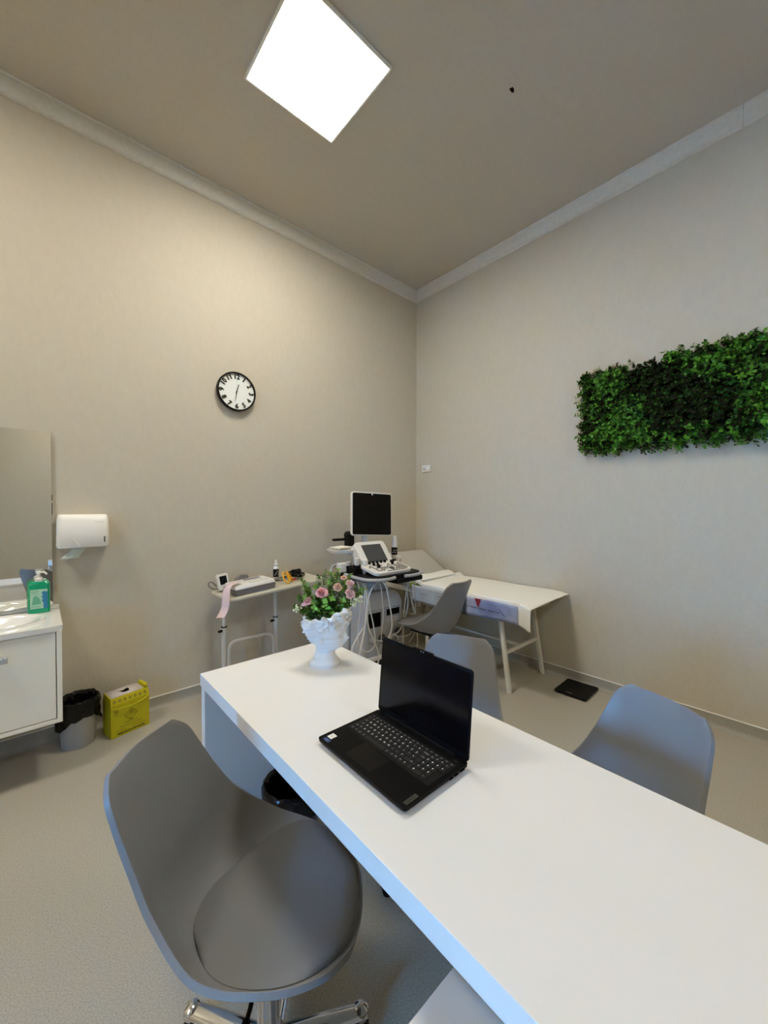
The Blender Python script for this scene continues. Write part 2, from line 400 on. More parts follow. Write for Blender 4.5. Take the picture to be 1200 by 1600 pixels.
for k in range(N_):
    a = 2 * PI * k / N_; c, s_ = math.cos(a), math.sin(a); q = 1 / max(abs(c) / (.088 - cx if c > 0 else 1.0 + cx), abs(s_) / ((YN - .002 - cy) if s_ > 0 else cy - 2.645))
    outer.append((cx + c * q, cy + s_ * q))
rings = [[(x, y, VZ - .026) for x, y in outer], [(x, y, VZ) for x, y in outer],
         [(*sup(2 * PI * k / N_, ax_ + .045, ay_ + .03), VZ) for k in range(N_)],
         [(*sup(2 * PI * k / N_, ax_ + .038, ay_ + .025), VZ + .011) for k in range(N_)],
         [(*sup(2 * PI * k / N_, ax_ + .02, ay_ + .012), VZ + .011) for k in range(N_)],
         [(*sup(2 * PI * k / N_, ax_, ay_), VZ - .004) for k in range(N_)],
         [(*sup(2 * PI * k / N_, ax_ * .88, ay_ * .85), VZ - .05) for k in range(N_)],
         [(*sup(2 * PI * k / N_, ax_ * .5, ay_ * .5), VZ - .075) for k in range(N_)],
         [(*sup(2 * PI * k / N_, ax_ * .05, ay_ * .05), VZ - .08) for k in range(N_)]]
vs = [p for r_ in rings for p in r_]; fs = []
for i in range(len(rings) - 1):
    for k in range(N_):
        l = (k + 1) % N_; fs.append((i * N_ + k, i * N_ + l, (i + 1) * N_ + l, (i + 1) * N_ + k))
fs.append(tuple((len(rings) - 1) * N_ + k for k in range(N_))); mb.add(vs, fs)
mb.build('basin', M['ceramic'], bs, smooth=50)
mb = MB(); mb.box(-1.0, .088, YN - .011, YN - .002, VZ + .001, VZ + .024); mb.build('splash_lip', M['ceramic'], bs, bevel=.002)

# green soap bottle
sp_ = thing('soap_bottle', 'green liquid soap bottle with white pump and label on the washbasin', 'soap bottle', (-.004, 3.065, VZ + .0005), math.radians(-5))
mb = MB(); mb.prism(rrect(-.050, .050, -.027, .027, .016), 0, .172, None)
mb.prism(rrect(-.050, .050, -.027, .027, .016), .172, .185, [(x * .72, y * .75) for x, y in rrect(-.050, .050, -.027, .027, .016)])
mb.build('bottle_body', M['green'], sp_, bevel=.004)
mb = MB(); mb.box(-.037, .040, -.0283, -.0275, .028, .140); lb = mb.build('label', M['greenlab'], sp_)
mb = MB(); mb.box(.021, .040, -.0292, -.0286, .028, .125); 
for q in range(3): mb.M = T(.024, -.0293, .118 - q * .022) @ RX(PI / 2); mb.lathe([(.010, 0), (.010, .0006)], 16)
mb.build('label_blue_band', M['bluelab'], lb)
mb = MB(); mb.M = T(-.008, -.0288, .075) @ RX(PI / 2); mb.prism([(-.022, -.025), (.02, -.02), (.012, .012), (-.004, .03), (-.016, .02)], 0, .0005); mb.build('label_picture', M['greenpic'], lb)
mb = MB()
for q, (z, w) in enumerate(((.131, .020), (.126, .024), (.121, .018), (.112, .022), (.040, .026), (.035, .028))): mb.box(-.034, -.034 + w * 1.6, -.0290, -.0286, z, z + .002)
mb.build('label_text', M['greenpic'], lb)
mb = MB(); mb.lathe([(.020, .185), (.020, .200), (.014, .206), (.008, .208), (.008, .226), (.012, .228), (.013, .240), (.010, .245)], 20)
mb.tube([(0, 0, .237), (.015, -.012, .239), (.030, -.024, .236), (.038, -.030, .226)], .005, 8); mb.build('pump', M['cream'], sp_)

# paper towel dispenser
dp = thing('paper_towel_dispenser', 'white plastic paper towel dispenser mounted on the wall right of the mirror', 'dispenser', (.208, YN, 1.185))
def dsec(z, w, d):
    return [(x, y, z) for x, y in [(-w, 0), (-w, -d * .55), (-w * .93, -d * .9), (-w * .85, -d), (w * .85, -d), (w * .93, -d * .9), (w, -d * .55), (w, 0)]]
mb = MB(); secs = [dsec(0, .128, .108), dsec(.01, .132, .117), dsec(.10, .130, .122), dsec(.17, .128, .118), dsec(.195, .125, .105), dsec(.204, .120, .088)]
vs = [p for s_ in secs for p in s_]; fs = [(i * 8 + k, i * 8 + (k + 1) % 8, (i + 1) * 8 + (k + 1) % 8, (i + 1) * 8 + k) for i in range(5) for k in range(8)]
fs += [tuple(range(7, -1, -1)), tuple(range(40, 48))]; mb.add(vs, fs); cv = mb.build('cover', M['disp'], dp, bevel=.006, smooth=50)
mb = MB(); mb.tube([(-.108, -.1135, .185), (-.09, -.1185, .12), (-.06, -.121, .06), (-.02, -.118, .008)], .0022, 6); mb.build('moulded_ridge', M['disp'], cv)
mb = MB(); mb.box(.098, .104, -.1225, -.119, .030, .066); mb.build('level_window', M['darkg'], dp)
mb = MB(); put_text(mb, 'Columbus', .012, T(.075, -.1215, .158) @ RX(PI / 2)); mb.build('maker_mark', M['greyp'], cv, smooth=0)
mb = MB(); mb.grid(lambda u, v: (-.055 + .07 * u - .06 * v * (1 - u * .3), -.065 - .02 * math.sin(u * 3) - .01 * v, .0 - .062 * v), 8, 6)
tw = mb.build('paper_towel', M['towel'], solid=.001, loc=(.208, YN, 1.182)); tag(tw, 'pale greenish paper towel poking out below the wall dispenser', 'paper towel')

# ------------------------------------------------------------------ waste bins
def bin_(name, label, loc, r0, r1, h, body, rz=0, sx=1):
    t = thing(name, label, 'waste bin', loc, rz)
    mb = MB(); mb.lathe([(r0, 0), (r0 * 1.03, .004), (r1, h), (r1 + .004, h), (r1 - .004, h - .002), (r0 * .97, .01)], 40, sx=sx, caps=False)
    mb.lathe([(r0 * .98, .001), (r0 * .98, .006)], 40, sx=sx); mb.build('bin_body', body, t)
    def bagf(u, v):
        a = 2 * PI * u; n = noise.noise(Vector((math.cos(a) * 4, math.sin(a) * 4, v * 5)))
        n2 = noise.noise(Vector((math.cos(a) * 9, math.sin(a) * 9, v * 9 + 5)))
        if v < .45:
            q = v / .45; drop = .115 + .035 * math.sin(a * 2 + 1) + .02 * n; r = r1 + .008 + .009 * (1 - q) * (n + .4) + .006 * n2; z = h - drop * (1 - q) + .004
        elif v < .55:
            q = (v - .45) / .1; r = r1 + .011 - .022 * q + .004 * n2; z = h + .004 + .018 * math.sin(q * PI) + .012 * n
        else:
            q = (v - .55) / .45; r = (r1 - .011) * (1 - .25 * q) + .012 * n2; z = h + .004 + .012 * n * (1 - q) - q * h * .55
        return (r * math.cos(a) * sx, r * math.sin(a), z)
    mb = MB(); mb.grid(bagf, 72, 28, wrap=True); mb.build('bin_liner', M['bag'], t, 'crumpled black bin bag folded over the rim')
    return t
bin_('waste_bin', 'grey round waste bin with black liner between cabinet and yellow box', (.168, 2.985, 0), .080, .100, .262, M['bin'])
bin_('waste_bin', 'waste bin with black bag standing under the white desk', (.775, 1.44, 0), .09, .115, .29, M['darkg'])

# ------------------------------------------------------------------ yellow sharps box
yb = thing('sharps_disposal_box', 'yellow cardboard sharps disposal box on the floor against the wall', 'sharps box', (.318, 2.885, 0), math.atan2(.05, .215))
mb = MB(); w, d, h = .222, .125, .205
mb.box(0, w, 0, d, 0, h); 
mb.add([(0, 0, h), (w, 0, h), (w, d, h), (0, d, h), (.004, .012, h + .038), (w - .004, .012, h + .038), (w - .004, d - .004, h + .05), (.004, d - .004, h + .05)],
       [(4, 5, 6, 7), (0, 1, 5, 4), (1, 2, 6, 5), (2, 3, 7, 6), (3, 0, 4, 7)])
bx = mb.build('box_body', M['yellow'], yb, bevel=.0015)
mb = MB(); mb.add([(.010, .018, h + .0405), (w - .028, .018, h + .0405), (w - .028, d - .010, h + .0515), (.010, d - .010, h + .0515)], [(0, 1, 2, 3)])
lid = mb.build('lid_label', M['ylabel'], yb, solid=.001)
mb = MB(); mb.M = T(.098, .066, h + .0475) @ RX(math.atan2(.011, .097)); mb.prism([(-.03, .014), (-.018, .008), (-.002, .006), (.012, .016), (.030, .018), (.026, -.016), (.008, -.020), (-.010, -.018)], 0, .0006); mb.build('torn_opening', M['hole'], lid)
mb = MB(); mb.tube(spline([(.004, -.002, h - .018), (.04, -.010, h - .026), (.11, -.016, h - .028), (.18, -.011, h - .020), (w - .004, -.002, h - .006)], 6), .004, 8); mb.build('lid_flap_edge', M['yellow'], yb)
mb = MB(); mb.box(w - .024, w - .002, .012, d - .01, h + .04, h + .066); mb.build('lid_tab', M['yellow'], yb, bevel=.008)
mb = MB(); F_ = lambda x, z: T(x, -.0006, z) @ RX(PI / 2)
put_text(mb, '10', .026, F_(.028, .158), 1, .0006); put_text(mb, 'LITROS', .009, F_(.028, .139))
put_text(mb, 'RESÍDUO', .0125, F_(.152, .172), 1, .0003); put_text(mb, 'INFECTANTE', .0135, F_(.113, .073))
put_text(mb, 'PERFUROCORTANTE', .0135, F_(.113, .055)); put_text(mb, 'MATERIAL', .0125, F_(.055, .037)); put_text(mb, 'CONTAMINADO', .0125, F_(.160, .037), .9)
mb.M = T(.113, -.0006, .117) @ RX(PI / 2)
for s0, s1 in ((.040, .0375), (.034, .0328)):
    P = [(s0, 0), (0, s0), (-s0, 0), (0, -s0)]; Q = [(s1, 0), (0, s1), (-s1, 0), (0, -s1)]
    mb.add([(x, y, 0) for x, y in P + Q], [(i, (i + 1) % 4, 4 + (i + 1) % 4, 4 + i) for i in range(4)])
mb.add([(-.034, -.0015, 0), (.034, -.0015, 0), (.034, 0, 0), (-.034, 0, 0)], [(0, 1, 2, 3)])
for k in range(3):
    a = PI / 2 + k * 2 * PI / 3; c = (.0075 * math.cos(a), .014 + .0075 * math.sin(a))
    P = [(c[0] + .007 * math.cos(t), c[1] + .007 * math.sin(t), 0) for t in [2 * PI * q / 14 for q in range(14)]]; Q = [(c[0] + .0045 * math.cos(t), c[1] + .0045 * math.sin(t), 0) for t in [2 * PI * q / 14 for q in range(14)]]
    mb.add(P + Q, [(i, (i + 1) % 14, 14 + (i + 1) % 14, 14 + i) for i in range(14)])
mb.M = Matrix(); put_text(mb, '6', .013, F_(.113, .090), 1, .0003)
mb.build('front_print', M['inksoft'], bx, smooth=0)
mb = MB(); put_text(mb, 'PERFUROCORTANTE', .0165, F_(.113, .017), 1.0, .0007); mb.build('bold_print', M['ink'], bx, smooth=0)
mb = MB()
for k in range(7):
    mb.M = T(.022 + k * .029, .0045, h + .018) @ RX(PI / 2 - math.atan2(.012, .038)); mb.prism(rrect(-.008, .008, -.009, .009, .004, 3), 0, .0012)
mb.build('flap_pictograms', M['inkpale'], bx, smooth=0)

# ------------------------------------------------------------------ desk
dk = thing('desk', 'long white laminate desk carrying the laptop and the head vase', 'desk', (0, 0, 0))
DX0, DX1, DY0, DY1 = .490, 1.104, -.32, 1.692
mb = MB(); mb.box(DX0, DX1, DY0, DY1, .70, .75); mb.build('desktop', M['desk'], dk, bevel=.0012)
mb = MB(); mb.box(DX0 + .004, DX1 - .004, DY1 - .045, DY1 - .002, 0, .70); mb.build('end_panel', M['desk'], dk, bevel=.001)
mb = MB(); mb.box(DX0 + .004, DX1 - .004, DY0 + .002, DY0 + .045, 0, .70); mb.build('end_panel', M['desk'], dk, bevel=.001)
# low drawer cabinet standing under the near end of the desk
pc = thing('drawer_cabinet', 'low white cabinet whose top sticks out beneath the near end of the desk', 'cabinet', (0, 0, 0))
mb = MB(); mb.box(-.05, .85, -.02, .430, .0, .575); mb.build('carcass', M['desk'], pc, bevel=.001)
mb = MB(); mb.box(-.07, .87, -.03, .435, .575, .60); mb.build('cabinet_top', M['desk'], pc, bevel=.001)
for k in range(3):
    mb = MB(); mb.box(-.07, -.05, -.015, .403, .03 + k * .177, .20 + k * .177); q = mb.build('drawer', M['desk'], pc, bevel=.001)
    mb = MB(); mb.box(-.085, -.07, .13, .26, .14 + k * .177, .15 + k * .177); mb.build('handle', M['chrome'], q, bevel=.002)

# ------------------------------------------------------------------ shell chairs
def lerp_tab(tab, t):
    for (a, A), (b, B) in zip(tab, tab[1:]):
        if t <= b:
            q = (t - a) / (b - a); q = q * q * (3 - 2 * q); return A + (B - A) * q
    return tab[-1][1]
CEN = [(0, (0, .236, .426)), (.1, (0, .20, .438)), (.25, (0, .085, .430)), (.42, (0, -.08, .412)), (.52, (0, -.185, .425)), (.6, (0, -.232, .485)), (.7, (0, -.258, .575)), (.84, (0, -.300, .705)), (.94, (0, -.332, .795)), (1, (0, -.347, .828))]
RIM = [(0, (.100, .222, .444)), (.1, (.158, .182, .460)), (.25, (.210, .080, .480)), (.42, (.226, -.060, .508)), (.56, (.196, -.165, .585)), (.7, (.176, -.225, .665)), (.84, (.162, -.272, .745)), (.94, (.148, -.303, .800)), (1, (.116, -.328, .830))]
def ctab(tab, t):
    """smooth curve through the table"""
    t = max(0, min(1, t)); k = 0
    while k < len(tab) - 2 and t > tab[k + 1][0]: k += 1
    g = lambda q: (tab[max(0, min(len(tab) - 1, q))][0], Vector(tab[max(0, min(len(tab) - 1, q))][1]))
    (t0, p0), (t1, p1), (t2, p2), (t3, p3) = g(k - 1), g(k), g(k + 1), g(k + 2); h = t2 - t1
    m1 = (p2 - p0) / (t2 - t0) * h if t2 > t0 else (p2 - p1); m2 = (p3 - p1) / (t3 - t1) * h if t3 > t1 else (p2 - p1)
    q = (t - t1) / h; q2, q3 = q * q, q ** 3
    return p1 * (2 * q3 - 3 * q2 + 1) + m1 * (q3 - 2 * q2 + q) + p2 * (3 * q2 - 2 * q3) + m2 * (q3 - q2)
def shell_pt(u, t, off=0.0):
    c = ctab(CEN, t); r = ctab(RIM, t); a = abs(u); e = a ** (2.3 if t > .5 else 2.6)
    if t > .9:                                  # soft dip between the two top corners
        e = a ** (2.3 - 9 * (t - .9)) * (1 + .18 * (t - .9) / .1 * math.sin(PI * min(1, a * a)))
    if t < .12: e = a ** (2.6 - 4 * (.12 - t))
    p = Vector((r.x * u * (1 + .04 * (1 - a * a)), c.y + (r.y - c.y) * e, c.z + (r.z - c.z) * e))
    if off:
        d = (ctab(CEN, min(1, t + .02)) - ctab(CEN, max(0, t - .02))).normalized(); n = Vector((0, d.z, -d.y)); p += n * off
    return p
def make_chair():
    t = thing('shell_chair', 'x', 'chair', (0, 0, 0))
    mb = MB(); mb.grid(lambda a, b: shell_pt(2 * a - 1, b), 24, 44)
    o = mb.build('shell', M['chair'], t, smooth=180); d = o.modifiers.new('thickness', 'SOLIDIFY'); d.thickness = .013; d.offset = 0
    d = o.modifiers.new('bevel', 'BEVEL'); d.width = .005; d.segments = 3; d.limit_method = 'ANGLE'; d.angle_limit = math.radians(50)
    d = o.modifiers.new('subsurf', 'SUBSURF'); d.levels = 1; d.render_levels = 1
    # seat cushion: domed pad lying inside the shell
    def cf(a, b):
        u = (2 * a - 1); s_ = 2 * b - 1
        uu = u * math.sqrt(1 - s_ * s_ / 2); ss = s_ * math.sqrt(1 - u * u / 2)
        uu = u * (.45 * math.sqrt(1 - s_ * s_ / 2) + .55 * (1 - abs(s_) ** 6 * .35)); ss = s_ * (.35 * math.sqrt(1 - u * u / 2) + .65 * (1 - abs(u) ** 5 * .12))
        tt = .275 + ss * .235; wd = .955 - .40 * max(0, ss) ** 1.7
        e = max(abs(u), abs(s_)); hh = .010 + .022 * (1 - e ** 5)
        return shell_pt(uu * wd, tt, hh)
    mb = MB(); mb.grid(cf, 22, 22)
    mb2n = 23
    ring = [0 * 23 + i for i in range(22)] + [j * 23 + 22 for j in range(22)] + [22 * 23 + i for i in range(22, 0, -1)] + [j * 23 for j in range(22, 0, -1)]
    base = len(mb.v); low = []
    for q in ring:
        i, j = q % 23, q // 23; p = cf(i / 22, j / 22); ctr = Vector((0, p.y, p.z))
        low.append(tuple(p * 1 + Vector((-p.x * .012, 0, -.012))))
    mb.v += low; nR = len(ring)
    for k in range(nR):
        l = (k + 1) % nR; mb.f.append((ring[l], ring[k], base + k, base + l)); mb.mi.append(0)
    mb.build('seat_cushion', M['cushion'], t, smooth=60)
    mb = MB(); mb.lathe([(.026, .10), (.026, .24), (.017, .245), (.017, .385), (.05, .388), (.09, .398), (.09, .408)], 24)
    mb.build('gas_column', M['chrome'], t)
    mb = MB(); mb.box(-.09, .09, -.10, .10, .392, .408); mb.box(-.012, .012, -.10, .16, .380, .392); mb.build('seat_bracket', M['blackp'], t, bevel=.003)
    mb = MB(); mb.tube([(.03, .0, .385), (.15, .02, .375), (.20, .02, .365)], .005, 8); mb.tube([(.17, .02, .371), (.215, .02, .362)], .009, 8); mb.build('height_lever', M['blackp'], t)
    mb = MB(); mb.lathe([(.036, .048), (.042, .058), (.040, .105), (.030, .13)], 24); mb.build('base_hub', M['chrome'], t)
    for k in range(5):
        a = 2 * PI * k / 5 + .70; mb = MB(); mb.M = RZ(a)
        def lf(u, v):
            x = .03 + .225 * v; w_ = .030 - .010 * v; an = 2 * PI * u
            return (x, w_ * math.cos(an), .080 - .014 * v ** 1.5 + .5 * (.030 - .008 * v) * math.sin(an))
        mb.grid(lf, 14, 10, wrap=True); mb.lathe([(.019, .055), (.021, .060), (.019, .078), (.008, .084)], 16, c=(.242, 0)); lg = mb.build('leg', M['chrome'], t)
        mb = MB(); mb.M = RZ(a) @ T(.242, 0, 0)
        for sgn in (-1, 1):
            mb2 = MB()
            old = mb.M; mb.M = old @ T(0, sgn * .013, .0235) @ RX(PI / 2); mb.lathe([(.008, -.009), (.0225, -.009), (.0235, 0), (.0225, .009), (.008, .009)], 20); mb.M = old
        mb.box(-.016, .016, -.005, .005, .025, .055); mb.build('caster', M['blackp'], t)
    return t
def dup(root, loc, rotz, label, lift=0):
    r = root.copy(); COL.objects.link(r); r.location = loc; r.rotation_euler = (0, 0, rotz); r['label'] = label
    for ch in list(root.children):
        c = ch.copy(); COL.objects.link(c); c.parent = r
        if lift and ch.name in ('shell', 'seat_cushion', 'seat_bracket', 'height_lever'): c.location.z += lift
        if lift and ch.name == 'gas_column': c.scale.z = 1 + lift / .408
        for g in list(ch.children):
            e = g.copy(); COL.objects.link(e); e.parent = c
    return r
ch0 = make_chair(); ch0.location = (.420, .912, 0); ch0.rotation_euler = (0, 0, math.radians(-136))
ch0['label'] = 'grey shell chair nearest the viewer, on the laptop user side of the desk'; ch0['group'] = 'grey shell chairs'
dup(ch0, (1.18, .965, 0), math.radians(117), 'grey shell chair behind the laptop, across the desk')
dup(ch0, (1.17, .445, 0), math.radians(67), 'grey shell chair at right, tucked behind the desk near the wall')
dup(ch0, (2.285, 2.055, 0.0), math.radians(2), 'grey shell chair side-on between the ultrasound machine and examination couch', .062)

# ------------------------------------------------------------------ laptop
lt = thing('laptop', 'open black laptop with dark screen on the white desk', 'laptop', (.7165, .7835, .75), -PI / 2)
LW, LD = .180, .1185
mb = MB()
def lp(z, i): return [(x, y, z) for x, y in rrect(-LW + i, LW - i, -LD + i * 1.6, LD - i * .3, .010, 4)]
a, b, c = lp(.004, .012), lp(.010, .001), lp(.0185, 0); n = len(a)
mb.add(a + b + c, [tuple(range(n - 1, -1, -1)), tuple(range(2 * n, 3 * n))] + [(j * n + i, j * n + (i + 1) % n, (j + 1) * n + (i + 1) % n, (j + 1) * n + i) for j in range(2) for i in range(n)])
base_o = mb.build('laptop_base', M['laptop'], lt, smooth=30)
mb = MB()
for x in (-.15, .15):
    for y in (-.085, .095): mb = MB(); mb.box(x - .014, x + .014, y - .004, y + .004, 0, .0045); mb.build('rubber_foot', M['blackm'], base_o)
mb = MB()
for y, w_ in ((.092, .016), (.066, .012), (.046, .012)): mb.box(LW - .004, LW + .0003, y - w_ / 2, y + w_ / 2, .0085, .0135)
mb.build('side_ports', M['hole'], base_o)
mb = MB(); mb.prism(rrect(-.068, .036, -.100, -.030, .003, 3), .0185, .0187); mb.build('touchpad', M['pad'], lt)
mb = MB(); mb.prism(rrect(-.168, .166, -.026, .086, .004, 3), .0183, .01862); mb.build('keyboard_tray', M['blackm'], lt)
mb = MB(); mb.box(-.165, -.138, -.110, -.098, .0185, .0187); mb.build('processor_sticker', M['blueled'], base_o)
mb = MB(); put_text(mb, 'intel', .0062, T(-.152, -.1025, .0188)); put_text(mb, 'CORE i5', .0042, T(-.152, -.1075, .0188)); mb.build('sticker_print', M['bluepale'], base_o, smooth=0)
mb = MB(); mb.box(-.166, -.146, -.094, -.072, .0185, .0187); mb.build('white_sticker', M['sheet'], base_o)
mb = MB()
for k in range(4): mb.box(-.162, -.151, -.088 + k * .0035, -.0865 + k * .0035, .0187, .01875)
mb.build('white_sticker_print', M['greyp'], base_o, smooth=0)
mb = MB(); mb.box(LW - .018, LW - .006, -.106, -.066, .0185, .0188); mb.build('badge_plate', M['badge'], base_o)
mb = MB(); put_text(mb, 'Lenovo', .0092, T(LW - .012, -.086, .0189) @ RZ(PI / 2)); mb.build('badge_lettering', M['key'], base_o, smooth=0)
# keyboard
U_ = .01775; rows = [
    ([('esc', .92)] + [('F%d' % k, .92) for k in range(1, 13)] + [(s_, .92) for s_ in ('ins', 'prt', 'del', 'hm', 'end', 'pg')], .62),
    ([(c_, 1) for c_ in '`1234567890-='] + [('backspace', 1.65)] + [(c_, .94) for c_ in ('num', '/', '*', '-')], 1),
    ([('tab', 1.4)] + [(c_, 1) for c_ in 'QWERTYUIOP[]'] + [('enter', 1.25)] + [(c_, .94) for c_ in '789+'], 1),
    ([('caps', 1.65)] + [(c_, 1) for c_ in "ASDFGHJKL;'\\"] + [('', 1.0)] + [(c_, .94) for c_ in '456'], 1),
    ([('shift', 1.2)] + [(c_, 1) for c_ in '\\ZXCVBNM,./'] + [('shift', 2.45)] + [(c_, .94) for c_ in '123'], 1),
    ([('ctrl', 1.2), ('fn', 1), ('win', 1), ('alt', 1), ('', 4.7), ('alt', 1), ('ctrl', 1), ('<', .95), ('^', .95), ('>', .95), ('', .9)] + [('0', 1.88), ('.', .94)], 1)]
y = .083; nk = 0
for row, hh in rows:
    hgt = .0178 * hh; x = -.1655; tot = sum(w_ for _, w_ in row); sc = (18.62 * U_) / 18.62
    if row[0][0] == 'esc': sc = (18.62 * U_) / tot
    for s_, w_ in row:
        ww = w_ * sc; mb = MB()
        mb.prism([(px, py) for px, py in rrect(-ww / 2 + .0013, ww / 2 - .0013, -hgt / 2 + .0012, hgt / 2 - .0012, .0014, 1)], .0186, .0197)
        if s_:
            mb.m = 1; sz = .0070 if len(s_) == 1 else .0042
            put_text(mb, s_, sz * (1 if hh == 1 else .9), T(-ww / 2 + .0058 if len(s_) == 1 else (0 if len(s_) < 4 else ww * .1), .002 if len(s_) == 1 else 0, .0198), 1, .0004 if len(s_) == 1 else 0)
        ko = mb.build('key', [M['key'], M['legend']], lt, smooth=0, loc=(x + ww / 2, y - hgt / 2, 0)); nk += 1
        x += ww
    y -= hgt + .0003
mb = MB(); mb.prism(rrect(.148, .160, .094, .100, .0025, 3), .0185, .0192); mb.build('power_button', M['key'], lt)
mb = MB()
mb.tube([(-.14, LD - .004, .018), (.14, LD - .004, .018)], .0055, 12); mb.build('hinge', M['laptop'], lt)
ll = MB(); TL = RX(math.radians(97.5) - PI / 2)
LMx = T(0, LD - .004, .0195) @ RX(math.radians(5.0) * -1 * 1)
ll.M = LMx; P = rrect(-LW, LW, 0, .237, .010, 4)
ll.M = LMx @ RX(PI / 2); ll.prism(P, -.006, .0); scr = ll.build('screen_lid', M['laptop'], lt, bevel=.0012)
mb = MB(); mb.M = LMx @ RX(PI / 2); mb.prism(rrect(-.04, .04, .234, .2415, .003, 3), -.006, .0008); mb.build('camera_tab', M['laptop'], scr, bevel=.0008)
mb = MB(); mb.M = LMx @ RX(PI / 2)
for x_ in (-.006, .004): 
    old = mb.M; mb.M = old @ T(x_, .2365, .0008); mb.lathe([(.0018, 0), (.0018, .0006)], 10); mb.M = old
mb.build('camera_lens', M['silver'], scr)
mb = MB(); mb.M = LMx @ RX(PI / 2); mb.prism(rrect(-.1735, .1735, .018, .2275, .003, 3), 0, .0006); mb.build('display', M['screen'], scr, 'glossy unlit display')

# ------------------------------------------------------------------ classical head vase
VL = (.926, 1.438, .75); VR = math.radians(-41.7 - 6)   # +x of the head = where the face looks
vz = thing('head_vase', 'white classical head vase with curly hair on the desk corner', 'vase', VL, VR)
def vprof(z):
    tab_f = [(0, .070), (.012, .072), (.030, .058), (.048, .050), (.064, .050), (.072, .064), (.084, .081), (.095, .087), (.110, .090), (.130, .090), (.145, .093), (.160, .097), (.18, .100), (.21, .102), (.235, .104), (.262, .100)]
    tab_b = [(0, .060), (.012, .058), (.035, .045), (.060, .033), (.085, .032), (.105, .042), (.125, .060), (.150, .072), (.18, .078), (.21, .076), (.262, .070)]
    tab_w = [(0, .058), (.012, .058), (.035, .046), (.062, .039), (.085, .046), (.105, .056), (.13, .064), (.16, .072), (.19, .078), (.22, .078), (.262, .074)]
    f = lambda T_: lerp_tab(T_, z)
    return f(tab_f), f(tab_b), f(tab_w)
def g2(a, b, sa, sb): return math.exp(-(a / sa) ** 2 - (b / sb) ** 2)
def vase_pt(u, v):
    a = 2 * PI * u; c, s_ = math.cos(a), math.sin(a)
    top = .205 + .045 * max(0, c) ** 1.0 + .012 * noise.noise(Vector((c * 3, s_ * 3, 4)))
    z = v * top; f, b, w = vprof(z)
    R = f if c > 0 else b
    e = .85
    x = R * math.copysign(abs(c) ** e, c); y = w * math.copysign(abs(s_) ** e, s_)
    yy = y
    if c > 0:
        nose = .018 * math.exp(-(yy / .0075) ** 2) * max(0, 1 - abs(z - .124) / .024) ** .7 * (1.25 if z < .124 else 1)
        nose += .006 * math.exp(-(yy / .014) ** 2) * math.exp(-((z - .117) / .006) ** 2)
        lips = .0085 * math.exp(-(yy / .014) ** 2) * (math.exp(-((z - .1025) / .0035) ** 2) + .9 * math.exp(-((z - .094) / .0035) ** 2))
        chin = .007 * math.exp(-(yy / .018) ** 2) * math.exp(-((z - .080) / .007) ** 2)
        brow = .006 * math.exp(-((abs(yy) - .024) / .018) ** 2) * math.exp(-((z - .148) / .006) ** 2)
        eye = -.013 * math.exp(-((abs(yy) - .025) / .011) ** 2) * math.exp(-((z - .137) / .007) ** 2)
        ball = .004 * math.exp(-((abs(yy) - .025) / .006) ** 2) * math.exp(-((z - .136) / .004) ** 2)
        x += nose + lips + chin + brow + eye + ball
    # ears
    for sg in (-1, 1):
        x0 = .004
        q = math.exp(-((x - x0) / .010) ** 2) * math.exp(-((z - .125) / .016) ** 2) * (1 if y * sg > 0 else 0)
        y += sg * .010 * q
    # hair: curls above the hairline and down the back
    hl = .160 if c > .2 else (.160 - .07 * min(1, (.2 - c) / .8))
    h = max(0, min(1, (z - hl) / .014))
    if h > 0:
        p = Vector((x, y, z)) * 46
        n = abs(noise.noise(p)) * 2 - .45 + .8 * abs(noise.noise(p * 2.1 + Vector((7, 0, 0)))); k = 1 + h * (.08 + .15 * n)
        x *= k; y *= k; z += h * .004 * noise.noise(p + Vector((0, 9, 0)))
    if z < .005: z = max(z, 0)
    return (x, y, z)
def vase_full(u, v):
    if v <= .8: return vase_pt(u, v / .8)
    q = (v - .8) / .2; x, y, z = vase_pt(u, 1.0); k = 1 - .17 * min(1, q * 4); return (x * k, y * k, z - .06 * max(0, q - .2) + .006 * math.sin(min(1, q * 4) * PI))
mb = MB(); mb.grid(vase_full, 200, 230, wrap=True); n0 = 200
mb.f.append(tuple(range(n0 - 1, -1, -1))); mb.mi.append(0)
mb.build('vase_body', M['vase'], vz, smooth=180)
mb = MB(); mb.lathe([(.055, .165), (.055, .17)], 24, sx=1.15); mb.build('planting_disc', M['pot'], vz)
for sg, z0, x0 in ((1, .150, -.068), (-1, .150, -.068), (1, .115, -.060), (-1, .13, -.062)):
    pass
mb = MB()
for k in range(26):   # loose curls standing proud of the hair at the nape and over the brow
    if k < 10: a = PI + random.uniform(-1.0, 1.0); z = random.uniform(.115, .19)
    else: a = random.uniform(-1.5, 1.5); z = random.uniform(.185, .24)
    f, b, w = vprof(z); c, s_ = math.cos(a), math.sin(a); R = f if c > 0 else b
    cx_, cy_ = R * 1.06 * c, w * 1.06 * s_; r = random.uniform(.006, .010)
    ax = Vector((c, s_, 0)); tx = Vector((-s_, c, 0)); up = Vector((0, 0, 1)); ph = random.uniform(0, 6)
    mb.tube([Vector((cx_, cy_, z)) + (tx * math.cos(t_ + ph) + up * math.sin(t_ + ph)) * r * (1 - t_ / 11) + ax * (.0015 * t_) for t_ in [q * .6 for q in range(15)]], .0042, 7)
mb.build('hair_curls', M['vase'], vz, smooth=180)

